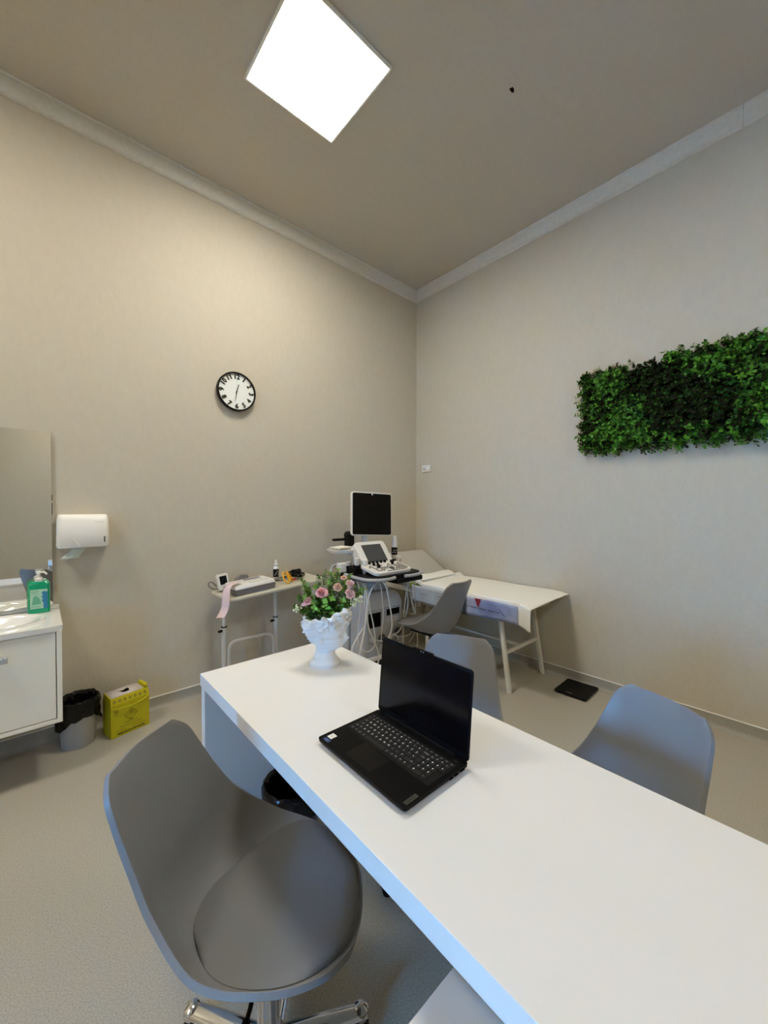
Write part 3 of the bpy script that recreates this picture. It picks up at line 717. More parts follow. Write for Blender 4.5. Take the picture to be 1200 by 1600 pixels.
# ------------------------------------------------------------------ artificial flowers standing in the vase
# frame: x = to the right along the vase profile, y = away, z up (heights above the desk)
fl = thing('flower_bouquet', 'artificial bouquet of pink roses and green sprigs in the head vase', 'flowers', (.926, 1.438, .75), math.radians(-41.7))
def leaf(mb, p, d, nrm, L, w, fold=.15):
    d = d.normalized(); s_ = d.cross(nrm).normalized(); n = s_.cross(d)
    pts = [p, p + d * L * .35 + s_ * w - n * w * fold, p + d * L * .75 + s_ * w * .75, p + d * L - n * L * .08, p + d * L * .75 - s_ * w * .75, p + d * L * .35 - s_ * w - n * w * fold, p + d * L * .5 - n * w * .3]
    mb.add(pts, [(0, 1, 6), (1, 2, 6), (2, 3, 6), (3, 4, 6), (4, 5, 6), (5, 0, 6)])
def sprig(mb, a, b, n, L, w, rnd, bend=.02, stem=.0012):
    a, b = Vector(a), Vector(b); mid = (a + b) / 2 + Vector((rnd.uniform(-bend, bend), rnd.uniform(-bend, bend), bend)); pts = spline([a, mid, b], 6)
    old = mb.m; mb.m = 2; mb.tube(pts, stem, 5); mb.m = old
    for k in range(n):
        t = .25 + .75 * k / max(1, n - 1); i = min(len(pts) - 2, int(t * (len(pts) - 1))); p = pts[i].lerp(pts[i + 1], t * (len(pts) - 1) - i); dr_ = (pts[i + 1] - pts[i]).normalized()
        side = Vector((rnd.gauss(0, 1), rnd.gauss(0, 1), rnd.gauss(0, 1))); side = (side - dr_ * side.dot(dr_)).normalized()
        for sg in (-1, 1):
            d = (dr_ * .45 + side * sg).normalized(); q = L * (1 - .35 * t) * rnd.uniform(.8, 1.15)
            mb.m = 0 if rnd.random() < .55 else 1; leaf(mb, p, d, dr_ + Vector((rnd.gauss(0, .3), rnd.gauss(0, .3), rnd.gauss(0, .3))), q, q * w); mb.m = old
rnd = random.Random(3)
tips = [(-.07, -.03, .355), (-.02, .0, .385), (.035, .0, .400), (.085, -.01, .36), (.14, -.02, .345), (.165, -.01, .318), (-.11, -.01, .30), (-.100, .0, .372), (-.088, .03, .335), (-.060, -.02, .33), (.010, .02, .405), (.018, -.01, .37), (.062, .02, .41), (.045, 0, .375), (.118, .02, .388), (.100, 0, .34),
        (.185, .01, .330), (.150, .0, .305), (-.125, 0, .255), (-.095, -.01, .235), (.135, -.02, .275), (.105, -.02, .255), (0.0, -.03, .33), (.03, -.04, .30), (-.04, -.04, .28)]
for i, tp in enumerate(tips):
    mb = MB(); st = (tp[0] * .22, tp[1] * .3, .185); sprig(mb, st, tp, 15, .023, .46, rnd); mb.build('leaf_sprig', [M['leafb'], M['leafm'], M['stem']], fl, smooth=0)
for i in range(34):   # rounded broad leaves low in the bunch
    pass
mb = MB()
for i in range(170):
    a = rnd.uniform(0, 2 * PI); r = rnd.uniform(.01, .06); z = rnd.uniform(.21, .29) - r * .3
    p = Vector((r * math.cos(a) * 1.25 + .01, r * math.sin(a), z)); d = Vector((math.cos(a) * .8, math.sin(a) * .8, rnd.uniform(.1, .9))); q = rnd.uniform(.020, .034)
    mb.m = rnd.choice((0, 1, 1, 2, 2)); leaf(mb, p, d, Vector((rnd.gauss(0, .5), rnd.gauss(0, .5), 1)), q, q * .44)
for p, r_ in (((.016, -.062, .292), .014), ((.022, -.066, .268), .017), ((.050, -.066, .240), .015), ((-.03, -.06, .262), .016), ((.044, -.05, .30), .014), ((-.075, -.03, .30), .014), ((.09, -.04, .29), .014), ((.03, -.03, .365), .012), ((-.03, -.03, .345), .013)):
    mb.m = 0
    for q in range(4): leaf(mb, Vector(p), Vector((math.cos(q * 1.5 + r_ * 90), rnd.uniform(-.6, .1), math.sin(q * 1.5 + r_ * 90))), Vector((0, -1, .3)), r_ * rnd.uniform(.9, 1.35), r_ * .42)
for p, d in (((-.058, -.02, .215), (-.3, -.3, -1)), ((-.050, -.03, .21), (-.1, -.5, -1)), ((-.062, -.01, .20), (-.5, -.2, -1))): leaf(mb, Vector(p), Vector(d), Vector((0, -1, .2)), .045, .016)
mb.build('broad_leaves', [M['leafb'], M['leafm'], M['leafd']], fl, 'dark and bright broad leaves filling the bunch', smooth=0)
def rose(x, y, z, r, m, tilt):
    mb = MB(); old = T(x, y, z) @ RZ(tilt[0]) @ RX(tilt[1])
    for ring, (rr, hh, k) in enumerate(((.25, .55, 3), (.48, .5, 4), (.72, .36, 5), (.95, .18, 6))):
        for q in range(k):
            a0 = 2 * PI * q / k + ring * .7
            def pf(u, v, a0=a0, rr=rr, hh=hh, k=k, ring=ring):
                a = a0 + (u - .5) * 2 * PI / k * 1.45; e = 1 - .35 * abs(2 * u - 1) ** 3
                w_ = noise.noise(Vector((a * 2.3, v * 2.5, x * 90 + ring))); R = r * (.12 + (rr - .05) * v ** .7) * (1 + .30 * v * w_); Z = r * (-.45 + (hh + .55) * v * e - (.10 * ring * v ** 4) + .30 * v * noise.noise(Vector((a * 3.1, ring * 2.0, y * 70))))
                return (R * math.cos(a), R * math.sin(a), Z)
            mb.M = old; mb.grid(pf, 6, 5)
    o = mb.build('rose', m, fl, solid=.0008, smooth=180)
    mb = MB(); mb.tube(spline([(x * .25, y * .3, .19), (x * .7, y * .7, (z + .19) / 2 + .01), (x, y, z - r * .35)], 6), .0016, 6); mb.build('rose_stem', M['stem'], o)
rose(-.002, -.04, .322, .026, M['pink'], (0, .75)); rose(.064, -.02, .342, .020, M['peach'], (.3, .8)); rose(.120, -.01, .352, .023, M['blush'], (.9, .7))
rose(.120, -.03, .315, .024, M['blush'], (.7, 1.1)); rose(-.064, -.03, .285, .020, M['pink'], (-.6, .8)); rose(.088, 0, .378, .014, M['peach'], (.2, .4))
def budc(x, y, z, n, sp, m):
    mb = MB()
    for k in range(n):
        c = Vector((x + rnd.gauss(0, sp), y + rnd.gauss(0, sp), z + rnd.gauss(0, sp))); r = rnd.uniform(.0035, .0065); old = mb.M
        mb.M = T(*c) @ RX(rnd.uniform(-1, 1)); mb.lathe([(r * .3, -r), (r, -r * .2), (r * .8, r * .6), (r * .25, r)], 8); mb.M = old
    mb.build('bud_cluster', m, fl, 'small ivory buds')
budc(-.120, -.01, .250, 9, .009, M['ivory']); budc(.150, -.01, .285, 16, .013, M['ivory']); budc(-.085, -.02, .262, 5, .006, M['blush']); budc(.130, -.02, .27, 10, .010, M['ivory'])

# ------------------------------------------------------------------ artificial green wall panel
gw = thing('green_wall_panel', 'artificial green foliage panel mounted on the right wall', 'plant panel', (XE, 0, 0))
GY0, GY1, GZ0, GZ1 = -.55, 1.245, 1.885, 2.455
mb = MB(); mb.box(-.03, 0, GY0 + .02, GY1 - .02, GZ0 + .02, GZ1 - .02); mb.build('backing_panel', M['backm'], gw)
rnd = random.Random(11)
def foliage(name, mats, n, sel, lenr, leafL, label, dk_):
    mb = MB()
    for i in range(n):
        for _ in range(30):
            y = rnd.uniform(GY0, GY1 + .0); z = rnd.uniform(GZ0, GZ1); v = noise.noise(Vector((y * 2.6, z * 3.2, 1.7))) + .35 * noise.noise(Vector((y * 7, z * 7, 9)))
            if sel(v, y, z): break
        ed = 0
        d = Vector((-1, rnd.gauss(0, .55), rnd.gauss(-.05, .55)))
        if y > GY1 - .06: d += Vector((.5, rnd.uniform(.3, 1.2), 0))
        if z > GZ1 - .05: d += Vector((.5, 0, rnd.uniform(.2, 1.0)))
        if z < GZ0 + .05: d += Vector((.5, 0, -rnd.uniform(.2, 1.2)))
        d.normalize(); L = rnd.uniform(*lenr); a = Vector((-.028, y, z)); b = a + d * L + Vector((0, 0, -.006))
        P = [a, (a + b) / 2 + Vector((0, 0, .006)), b]; mb.m = 0; mb.tube(P, .0011, 3)
        k = rnd.randint(4, 6)
        for j in range(k):
            t = .3 + .7 * j / (k - 1); p = a.lerp(b, t) + Vector((0, 0, .006 * (1 - abs(2 * t - 1)))); s_ = Vector((rnd.gauss(0, 1), rnd.gauss(0, 1), rnd.gauss(0, 1))); s_ = (s_ - d * s_.dot(d)).normalized()
            for sg in (-1, 1):
                q = leafL * rnd.uniform(.7, 1.25); dd = (d * .5 + s_ * sg).normalized(); sd = dd.cross(d).normalized(); mb.m = rnd.choice(range(len(mats)))
                mb.add([p, p + dd * q * .5 + sd * q * .36, p + dd * q, p + dd * q * .5 - sd * q * .36], [(0, 1, 2, 3)])
    mb.build(name, mats, gw, label, smooth=0)
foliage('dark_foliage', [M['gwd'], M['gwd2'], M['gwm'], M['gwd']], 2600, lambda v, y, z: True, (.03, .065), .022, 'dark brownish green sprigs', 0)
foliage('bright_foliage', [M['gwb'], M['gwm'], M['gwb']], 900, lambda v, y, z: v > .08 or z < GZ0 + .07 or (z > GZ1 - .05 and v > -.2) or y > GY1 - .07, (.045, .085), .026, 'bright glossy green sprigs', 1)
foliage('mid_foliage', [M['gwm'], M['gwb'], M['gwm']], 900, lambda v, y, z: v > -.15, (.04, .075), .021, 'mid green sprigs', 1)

# ------------------------------------------------------------------ examination couch
ec = thing('examination_couch', 'cream metal examination couch along the right wall with raised headrest', 'examination couch', (0, 0, 0))
CX0, CX1, CY0, CY1 = 2.655, 3.262, 1.50, 2.62
mb = MB(); mb.box(CX0, CX1, CY0, CY1, .655, .715); mb.build('seat_pad', M['olive'], ec, 'lime green vinyl pad', bevel=.012)
mb = MB(); mb.M = T(0, CY1 + .005, .665) @ RX(math.radians(31)); mb.box(CX0, CX1, 0, .47, 0, .055); mb.build('headrest_pad', M['couch'], ec, 'cream raised headrest', bevel=.012)
mb = MB()
for x in (CX0 + .012, CX1 - .036): mb.box(x, x + .024, CY0 + .01, 3.06, .615, .654)
mb.box(CX0 + .012, CX1 - .012, CY0 + .01, CY0 + .034, .6155, .6535); mb.box(CX0 + .012, CX1 - .012, 3.036, 3.06, .6155, .6535); mb.build('frame', M['frame'], ec, bevel=.003)
for (bx_, by_), (tx_, ty_) in (((2.690, 1.572), (2.700, 1.665)), ((3.225, 1.572), (3.215, 1.665)), ((2.690, 3.04), (2.700, 2.95)), ((3.225, 3.04), (3.215, 2.95))):
    mb = MB(); s_ = .0155
    mb.add([(bx_ + i * s_, by_ + j * s_, 0) for i, j in ((-1, -1), (1, -1), (1, 1), (-1, 1))] + [(tx_ + i * s_, ty_ + j * s_, .62) for i, j in ((-1, -1), (1, -1), (1, 1), (-1, 1))],
           [(3, 2, 1, 0), (4, 5, 6, 7), (0, 1, 5, 4), (1, 2, 6, 5), (2, 3, 7, 6), (3, 0, 4, 7)]); mb.build('leg', M['frame'], ec, bevel=.004)
mb = MB(); mb.box(2.71, 3.205, 1.605, 1.629, .285, .312); mb.build('cross_bar', M['frame'], ec, bevel=.003)
mb = MB(); mb.box(2.71, 3.205, 2.983, 3.007, .285, .312); mb.build('cross_bar', M['frame'], ec, bevel=.003)
mb = MB(); mb.box(2.945, 2.969, 1.628, 2.984, .284, .306); mb.build('long_bar', M['frame'], ec, bevel=.003)
# paper sheet
def sheet_pt(u, v):
    y = 1.375 + (2.52 - 1.375) * v; n = noise.noise(Vector((u * 3, y * 3.5, .3))) * .5 + .4 * noise.noise(Vector((u * 9, y * 6, 5)))
    s_ = u * .80                         # distance from wall edge
    x = CX1 + .012 - s_; z = .724 + .008 * (n + .3)
    edge = CX0 - .018; hang = 0
    if y > 1.52: lim = CX0 - .016; drop = .012 + .02 * (v < .3)
    if x < edge:
        k = edge - x; maxd = (.030 + .012 * n) if y > 1.475 else .17
        x = edge - .004 * math.sin(k * 20); z -= min(k, maxd) ; z = z - .002
        if y > 1.475: x -= max(0, k - maxd) * 0
    if y < 1.49:                          # overhang past the end of the couch, drooping towards the room
        k = (1.49 - y); z -= k * k * (1.1 + 2.4 * u * u) + .002
    if v > .93: z += .028 * math.sin((v - .93) / .07 * PI * .75)
    return (x, y, max(z, .53))
def sheet_u(u, v):
    y = 1.375 + 1.145 * v
    um = (.80 if y < 1.475 else .80 * (CX1 + .012 - (CX0 - .018) + .040) / .80) / .80
    q = 1 if y < 1.475 else ((CX1 + .012 - CX0 + .018 + .04) / .80)
    return sheet_pt(u * q, v)
mb = MB(); mb.grid(sheet_u, 60, 110); o = mb.build('couch_sheet', M['sheet'], solid=.0012, smooth=180); tag(o, 'white disposable paper sheet spread over the examination couch', 'sheet')
# folded start of the sheet at the head end
mb = MB(); mb.grid(lambda u, v: (CX0 - .012 + (CX1 - .08 - CX0) * u, 2.44 + .13 * v + .02 * u, .750 + .022 * math.sin(v * PI * .8) + .004 * math.sin(u * 9) * v + .012 * v), 20, 10)
o = mb.build('folded_paper', M['sheet'], solid=.0015, smooth=180); tag(o, 'folded end of white paper resting against the couch headrest', 'paper')
# printed cloth hanging at the side
bn = thing('printed_side_cloth', 'printed blue and grey cloth with red mark hanging from the couch side', 'cloth', (CX0 - .022, 2.56, 0))
mb = MB(); mb.grid(lambda u, v: (-.003 + .004 * math.sin(u * 23) * v, -1.09 * u, .700 - (.150 + .012 * math.sin(u * 5)) * v), 60, 6)
bc = mb.build('cloth_panel', M['banner'], bn, solid=.0012, smooth=180)
mb = MB(); mb.M = T(-.0088, -.745, .680) @ RY(-PI / 2); mb.prism([(.018, -.030), (.018, .035), (-.012, .020), (-.044, .006), (-.048, -.008), (-.018, -.016)], 0, .0006); mb.build('red_print', M['redprint'], bc, smooth=0)
mb = MB(); TM = lambda y_, z_: T(-.0092, y_, z_) @ RZ(-PI / 2) @ RX(PI / 2)
for k in range(26):
    if k % 6 != 5: mb.box(-.0092, -.0088, -.60 - k * .0135, -.592 - k * .0135, .618, .628)
for k in range(16): mb.box(-.0092, -.0088, -.33 - k * .012, -.324 - k * .012, .640, .646)
for k in range(8): mb.box(-.0092, -.0088, -.12 - k * .011, -.114 - k * .011, .630, .635)
mb.M = T(-.0092, -.955, .630) @ RX(math.radians(40)); mb.box(0, .0005, -.04, .03, -.002, .003); mb.build('printed_lines', M['inksoft' if False else 'darkg'], bc, smooth=0)

# ------------------------------------------------------------------ bathroom scale
bsx = thing('bathroom_scale', 'flat black bathroom scale on the floor by the right wall', 'scale', (3.115, 1.245, 0), math.radians(2))
mb = MB(); mb.prism(rrect(-.137, .137, -.117, .117, .012, 4), .008, .022); mb.build('platform', M['blackp'], bsx, bevel=.002)
for x in (-.11, .11):
    for y in (-.09, .09):
        mb = MB(); mb.lathe([(.015, 0), (.015, .0085)], 16, c=(x, y)); mb.build('foot', M['blackm'], bsx)
mb = MB(); mb.prism(rrect(.085, .12, -.03, .03, .004, 3), .022, .0225); mb.build('display', M['screen'], bsx)
mb = MB(); mb.box(-.118, -.108, -.006, .035, .022, .0224); mb.build('print_mark', M['midgrey'], bsx)

# ------------------------------------------------------------------ tilted bedside table with instruments
TT = math.atan(.069)
def tz(x): return .797 + .069 * (x - 1.008)
bt = thing('overbed_table', 'beige overbed table on telescopic grey steel tubes against the left wall', 'table', (1.008, 2.70, 0))
mb = MB(); mb.M = T(0, 0, .797) @ RY(-TT); mb.prism(rrect(-.045, .76, -.005, .385, .05, 6), -.020, 0); mb.build('tabletop', M['tabletop'], bt, bevel=.005)
for lx, lab in ((.005, 'l'), (.41, 'r')):
    top = tz(1.008 + lx) - .021
    mb = MB(); mb.tube([(lx, .214, .03), (lx, .214, .55)], .019, 16); mb.build('outer_leg', M['steel'], bt)
    mb = MB(); mb.tube([(lx, .214, .545), (lx, .214, top)], .0125, 14); mb.build('inner_tube', M['steel'], bt)
    mb = MB(); mb.tube([(lx, .214, .546), (lx, .214, .553)], .0205, 16); mb.build('collar', M['blackp'], bt)
    mb = MB(); mb.tube([(lx - .018, .205, .525), (lx - .045, .20, .525)], .010, 10); mb.build('knob', M['blackp'], bt)
    mb = MB(); mb.tube([(lx, -.10, .026), (lx, .36, .026)], .016, 12); mb.build('floor_bar', M['steel'], bt)
mb = MB(); mb.tube(spline([(.030, .19, .045), (.030, .19, .25), (.033, .19, .385), (.055, .19, .425), (.10, .19, .435), (.20, .19, .435), (.32, .19, .435), (.355, .19, .425), (.378, .19, .385), (.381, .19, .25), (.381, .19, .045)], 5), .0125, 12); mb.build('support_loop', M['steel'], bt)
# ECG machine
em = thing('ecg_machine', 'white and grey portable electrocardiograph on the overbed table', 'medical device', (1.19, 2.845, tz(1.19) + .0008), 0, rot=(0, -TT, math.radians(3)))
mb = MB(); mb.prism(rrect(-.16, .15, -.105, .105, .02), .0, .045, rrect(-.165, .155, -.11, .11, .02)); mb.build('lower_case', M['midgrey'], em, 'dark grey lower case', bevel=.003)
mb = MB(); mb.prism(rrect(-.165, .155, -.11, .11, .02), .0455, .070, rrect(-.155, .145, -.098, .10, .02)); uc = mb.build('upper_case', M['cream'], em, bevel=.004)
mb = MB(); mb.prism(rrect(-.06, .10, -.015, .065, .01), .070, .078); sd_ = mb.build('display_bezel', M['cream'], em, bevel=.003)
mb = MB(); mb.box(-.045, .085, .0, .05, .078, .079); mb.build('display', M['midgrey'], sd_)
mb = MB()
for k in range(7): mb.box(-.04 + k * .022, -.026 + k * .022, -.070, -.058, .070, .073)
mb.build('buttons', M['greyp'], uc)
cl_ = spline([(1.09, 2.80, .893), (1.045, 2.785, .893), (1.005, 2.765, .886), (.972, 2.735, .862), (.958, 2.715, .825), (.952, 2.704, .79), (.948, 2.698, .765), (.943, 2.694, .742), (.927, 2.684, .716), (.902, 2.668, .690)], 5)
def strip(u, v):
    i = min(len(cl_) - 1, int(v * (len(cl_) - 1) + .5)); q = min(1, max(0, (v - .1) / .35)); w = Vector((0, -1, 0)).lerp(Vector((.80, -.60, 0)), q).normalized()
    return cl_[i] + w * .054 * (u - .5)
mb = MB(); mb.grid(strip, 4, len(cl_) - 1)
o = mb.build('chart_paper_strip', M['pinkp'], solid=.0008, smooth=180); tag(o, 'pink chart paper strip hanging from the electrocardiograph over the table edge', 'paper strip')
# handheld monitor standing at the back left
hm = thing('blood_pressure_monitor', 'small white monitor with black screen at the left of the overbed table', 'medical device', (1.035, 2.97, tz(1.035) + .009), rot=(math.radians(-12), -TT, math.radians(12)))
mb = MB(); mb.M = RX(PI / 2); mb.prism(rrect(-.044, .044, .004, .125, .016), -.014, .014); cse = mb.build('case', M['cream'], hm, bevel=.004)
mb = MB(); mb.M = RX(PI / 2); mb.prism(rrect(-.028, .028, .045, .108, .004, 3), .014, .0155); mb.build('screen', M['screen'], hm)
mb = MB(); mb.box(-.03, .03, .0, .035, .002, .012); mb.build('stand_foot', M['cream'], hm)
mb = MB(); mb.tube(spline([(.99, 3.0, .84), (.955, 2.99, .875), (.925, 2.97, .880), (.918, 2.95, .86), (.945, 2.95, .835), (.985, 2.96, .825)], 6), .004, 7)
o = mb.build('cable', M['gcable']); tag(o, 'short grey cable looped over the left end of the overbed table', 'cable')
# cuff pouch
mb = MB(); mb.M = T(1.185, 3.03, tz(1.185) + .002) @ RY(-TT) @ RZ(.2)
mb.add([(-.075, -.035, 0), (.075, -.035, 0), (.07, .04, 0), (-.06, .04, 0), (-.055, -.012, .055), (.0, -.005, .095), (.065, -.008, .082), (.06, .02, .07), (-.03, .02, .075)],
       [(3, 2, 1, 0), (0, 1, 6, 5, 4), (1, 2, 7, 6), (2, 3, 8, 7), (3, 0, 4, 8), (4, 5, 8), (5, 6, 7, 8)])
o = mb.build('cuff_pouch', M['midgrey'], bevel=.008); tag(o, 'dark grey fabric cuff lying behind the electrocardiograph', 'cuff')
# dropper bottle
db = thing('spray_bottle', 'slim white-capped bottle with black label on the overbed table', 'bottle', (1.455, 2.975, tz(1.455) + .001), rot=(0, 0, .3))
mb = MB(); mb.lathe([(.021, 0), (.0225, .004), (.0225, .098), (.018, .112), (.012, .118)], 24); mb.build('bottle_body', M['cream'], db)
mb = MB(); mb.lathe([(.0229, .030), (.0229, .096)], 24, caps=False); lb = mb.build('label', M['blackm'], db)
mb = MB()
for k in range(5):
    a = math.radians(-150 + k * 22); mb.M = RZ(a) @ T(.0231, 0, .045 + (k % 3) * .014); mb.box(0, .0004, -.003, .003, 0, .008)
mb.build('label_print', M['cream'], lb)
mb = MB(); mb.lathe([(.013, .117), (.013, .128), (.018, .130), (.018, .136), (.009, .140), (.007, .152), (.010, .155), (.010, .162), (.004, .170)], 20); mb.build('cap', M['cream'], db)
# limb clamps, orange-yellow
oc = thing('electrode_clamps', 'orange yellow electrode clamps beside the electrocardiograph', 'clamps', (1.455, 2.80, tz(1.455) + .012), rot=(0, -TT, 0))
for k, (dx, dy, a, mt) in enumerate(((0, 0, .4, 'yel'), (.045, .02, .9, 'yel'))):
    mb = MB(); mb.M = T(dx, dy, .035) @ RZ(a) @ RX(1.1); mb.tube(spline([(0, -.045, 0), (.022, -.03, 0), (.026, 0, 0), (.012, .035, 0), (0, .05, .005), (-.012, .035, 0), (-.024, 0, 0), (-.02, -.03, 0)], 5, True), .0055, 8, closed=True); mb.build('clamp', M[mt], oc)
mb = MB(); mb.tube(spline([(.02, .0, .006), (.05, .01, .01), (.08, -.01, .006), (.09, .02, .008)], 6), .006, 8); mb.build('red_tip', M['red'], oc)
cb = MB(); rnd = random.Random(5)
for k in range(9):
    c = (1.60 + rnd.gauss(0, .008), 2.90 + rnd.gauss(0, .008)); r = rnd.uniform(.030, .055); z0 = tz(1.60) + .022 + k * .006
    cb.tube([(c[0] + r * math.cos(t_) * 1.1, c[1] + r * math.sin(t_) * .8, z0 + .006 * math.sin(2 * t_ + k)) for t_ in [2 * PI * q / 20 for q in range(20)]], .0048, 6, closed=True)
for k in range(5):
    cb.tube(spline([(1.57, 2.90, tz(1.57) + .03 + .005 * k), (1.46, 2.93 - .03 * k, tz(1.46) + .03), (1.40, 2.92 - .02 * k, tz(1.40) + .025), (1.36, 2.90, tz(1.36) + .035)], 6), .0025, 6)
o = cb.build('lead_cables', M['blackp']); tag(o, 'black bundle of coiled lead cables at the right of the overbed table', 'cables')
mb = MB(); mb.tube(spline([(1.56, 2.84, tz(1.56) + .008), (1.575, 2.69, tz(1.56) + .006), (1.575, 2.675, .76), (1.60, 2.67, .70), (1.645, 2.67, .68), (1.67, 2.67, .73), (1.63, 2.67, .80), (1.58, 2.67, .79), (1.53, 2.67, .74), (1.50, 2.67, .66), (1.545, 2.67, .58), (1.62, 2.67, .575)], 7), .0028, 6)
o = mb.build('cable', M['gcable']); tag(o, 'thin grey cable hanging in loops below the right of the overbed table', 'cable')

# ------------------------------------------------------------------ ultrasound machine
US = (2.12, 2.59, 0); UR = math.radians(-3)
us = thing('ultrasound_machine', 'white ultrasound machine with black monitor in the room corner', 'ultrasound machine', US, UR)
mb = MB(); mb.prism(rrect(-.23, .25, -.25, .26, .06), .075, .185, rrect(-.21, .23, -.24, .24, .06)); mb.build('base', M['blackp'], us, 'black wheeled base', bevel=.01)
for x, y in ((-.2, -.19), (.22, -.19), (-.2, .21), (.22, .21)):
    mb = MB(); mb.M = T(x, y, .045) @ RY(PI / 2); mb.lathe([(.012, -.018), (.042, -.018), (.045, 0), (.042, .018), (.012, .018)], 20)
    mb.M = Matrix(); mb.box(x - .012, x + .012, y - .012, y + .012, .045, .08); mb.build('caster', M['darkg'], us)
def arch(x0, x1, z0, z1, r, n=8):
    P = [(x0, z0), (x1, z0)]
    for k in range(n + 1): a = k / n * PI / 2; P.append((x1 - r + r * math.cos(a), z1 - r + r * math.sin(a)))
    for k in range(n + 1): a = PI / 2 + k / n * PI / 2; P.append((x0 + r + r * math.cos(a), z1 - r + r * math.sin(a)))
    return P
def aprism(mb, P, y0, y1): 
    old = mb.M; mb.M = old @ RX(PI / 2); mb.prism(P, -y1, -y0); mb.M = old
mb = MB(); aprism(mb, arch(-.20, .22, .19, .745, .15), -.20, -.02); hs = mb.build('front_housing', M['greyp'], us, bevel=.012)
mb = MB(); aprism(mb, arch(-.215, .225, .19, .69, .06), 0.0, .24); mb.build('rear_housing', M['greyp'], us, bevel=.015)
mb = MB(); aprism(mb, arch(-.17, .195, .215, .60, .03), -.212, -.20); fp = mb.build('front_panel', M['silver'], us, 'front connector panel', bevel=.004)
mb = MB(); mb.box(.035, .17, -.2165, -.2115, .535, .585); mb.build('drive_slot', M['hole'], fp)
mb = MB(); mb.box(.035, .17, -.215, -.2115, .475, .520); mb.build('label_panel', M['greyp'], fp, bevel=.002)
mb = MB(); mb.box(-.155, -.03, -.2165, -.2115, .46, .575); mb.build('battery_recess', M['hole'], fp)
for k, (x, z) in enumerate(((-.11, .36), (-.02, .36), (.07, .37), (.15, .38), (-.02, .28), (.07, .28), (.15, .29))):
    mb = MB(); mb.M = T(x, -.212, z) @ RX(PI / 2); mb.lathe([(.034, 0), (.034, .012), (.020, .016), (.018, .035)], 20); mb.build('probe_port', M['darkg'] if k % 2 else M['silver'], fp)
mb = MB(); mb.box(-.18, .20, -.235, -.20, .19, .225); mb.build('bumper', M['cream'], us, bevel=.012)
# column and side frame
mb = MB(); aprism(mb, arch(-.05, .07, .70, .87, .02), -.16, .10); mb.build('column', M['greyp'], us, bevel=.01)
mb = MB(); mb.box(-.225, -.19, -.12, .16, .68, .88); mb.build('side_screen', M['midgrey'], us, bevel=.008)
mb = MB(); mb.tube(spline([(-.20, .20, .66), (-.225, .235, .82), (-.20, .27, .895), (-.12, .29, .915), (.0, .29, .918), (.12, .29, .915), (.20, .27, .895), (.225, .235, .82), (.21, .20, .66)], 6), .011, 10); mb.build('rear_handle', M['silver'], us)
# control console, turned slightly
cs = math.radians(4)
CM = RZ(cs) @ T(-.035, -.02, .012)
con = MB(); con.M = CM; con.prism(rrect(-.30, .29, -.39, .05, .10, 8), .862, .895, rrect(-.305, .295, -.395, .05, .10, 8)); cto = con.build('console_tray', M['blackp'], us, 'black console tray', bevel=.006)
mb = MB(); mb.M = CM; mb.box(-.02, .27, -.40, -.12, .825, .862); mb.build('keyboard_drawer', M['blackm'], cto, bevel=.006)
for sg, x0 in ((-1, -.30), (1, .29)):
    mb = MB(); mb.M = CM; xx = lambda q: x0 + (-sg) * q
    mb.tube(spline([(xx(-.005), -.10, .895), (xx(-.018), -.25, .890), (xx(0), -.36, .885), (xx(.07), -.415, .882), (xx(.17), -.425, .880), (xx(.24), -.41, .880)], 6), .013, 10); mb.build('handle_grip', M['silver'], cto)
KM = CM @ T(-.005, -.365, .915) @ RX(math.radians(12)); kb = MB(); kb.M = KM
kb.prism(rrect(-.20, .20, 0, .225, .05, 6), -.020, .006); kbo = kb.build('control_panel', M['cream'], us, 'white control panel full of black keys', bevel=.004)
rnd = random.Random(2)
for k, (x, y) in enumerate([(-.105 + i * .042, .205) for i in range(5)] + [(-.09, .165), (-.06, .150), (-.085, .11), (.12, .185), (.10, .15), (.15, .195)]):
    mb = MB(); mb.M = KM; mb.lathe([(.012, .006), (.011, .024), (.009, .026)], 14, c=(x, y)); mb.build('knob', M['blackp'], kbo)
mb = MB(); mb.M = KM; mb.lathe([(.024, .006), (.024, .010), (.017, .017), (.006, .021)], 20, c=(.015, .065)); mb.build('trackball', M['darkg'], kbo)
for j in range(6):
    for i in range(13):
        x = -.165 + i * .0275; y = .022 + j * .026
        if rnd.random() < .36 or (abs(x - .015) < .035 and abs(y - .065) < .035) or (x < -.13 and y < .04) : continue
        mb = MB(); mb.M = KM; mb.box(x - .009, x + .009, y - .007, y + .007, .006, .010); mb.build('key', M['midgrey'] if rnd.random() < .45 else M['darkg'], kbo, bevel=.0015)
PMx = CM @ T(0, -.155, .955) @ RX(math.radians(52)); mb = MB(); mb.M = PMx; mb.prism(rrect(-.165, .165, -.02, .215, .035, 6), -.07, .012); tp_ = mb.build('touch_panel_housing', M['cream'], us, bevel=.008)
mb = MB(); mb.M = PMx; mb.prism(rrect(-.105, .105, .012, .180, .004, 3), .012, .0145); mb.build('touch_screen', M['darkg'], tp_, 'unlit dark touch screen')
mb = MB(); mb.M = CM; mb.prism(rrect(-.15, .15, -.16, .06, .05), .895, 1.07, rrect(-.13, .13, -.06, .06, .05)); mb.build('console_neck', M['cream'], us, bevel=.01)
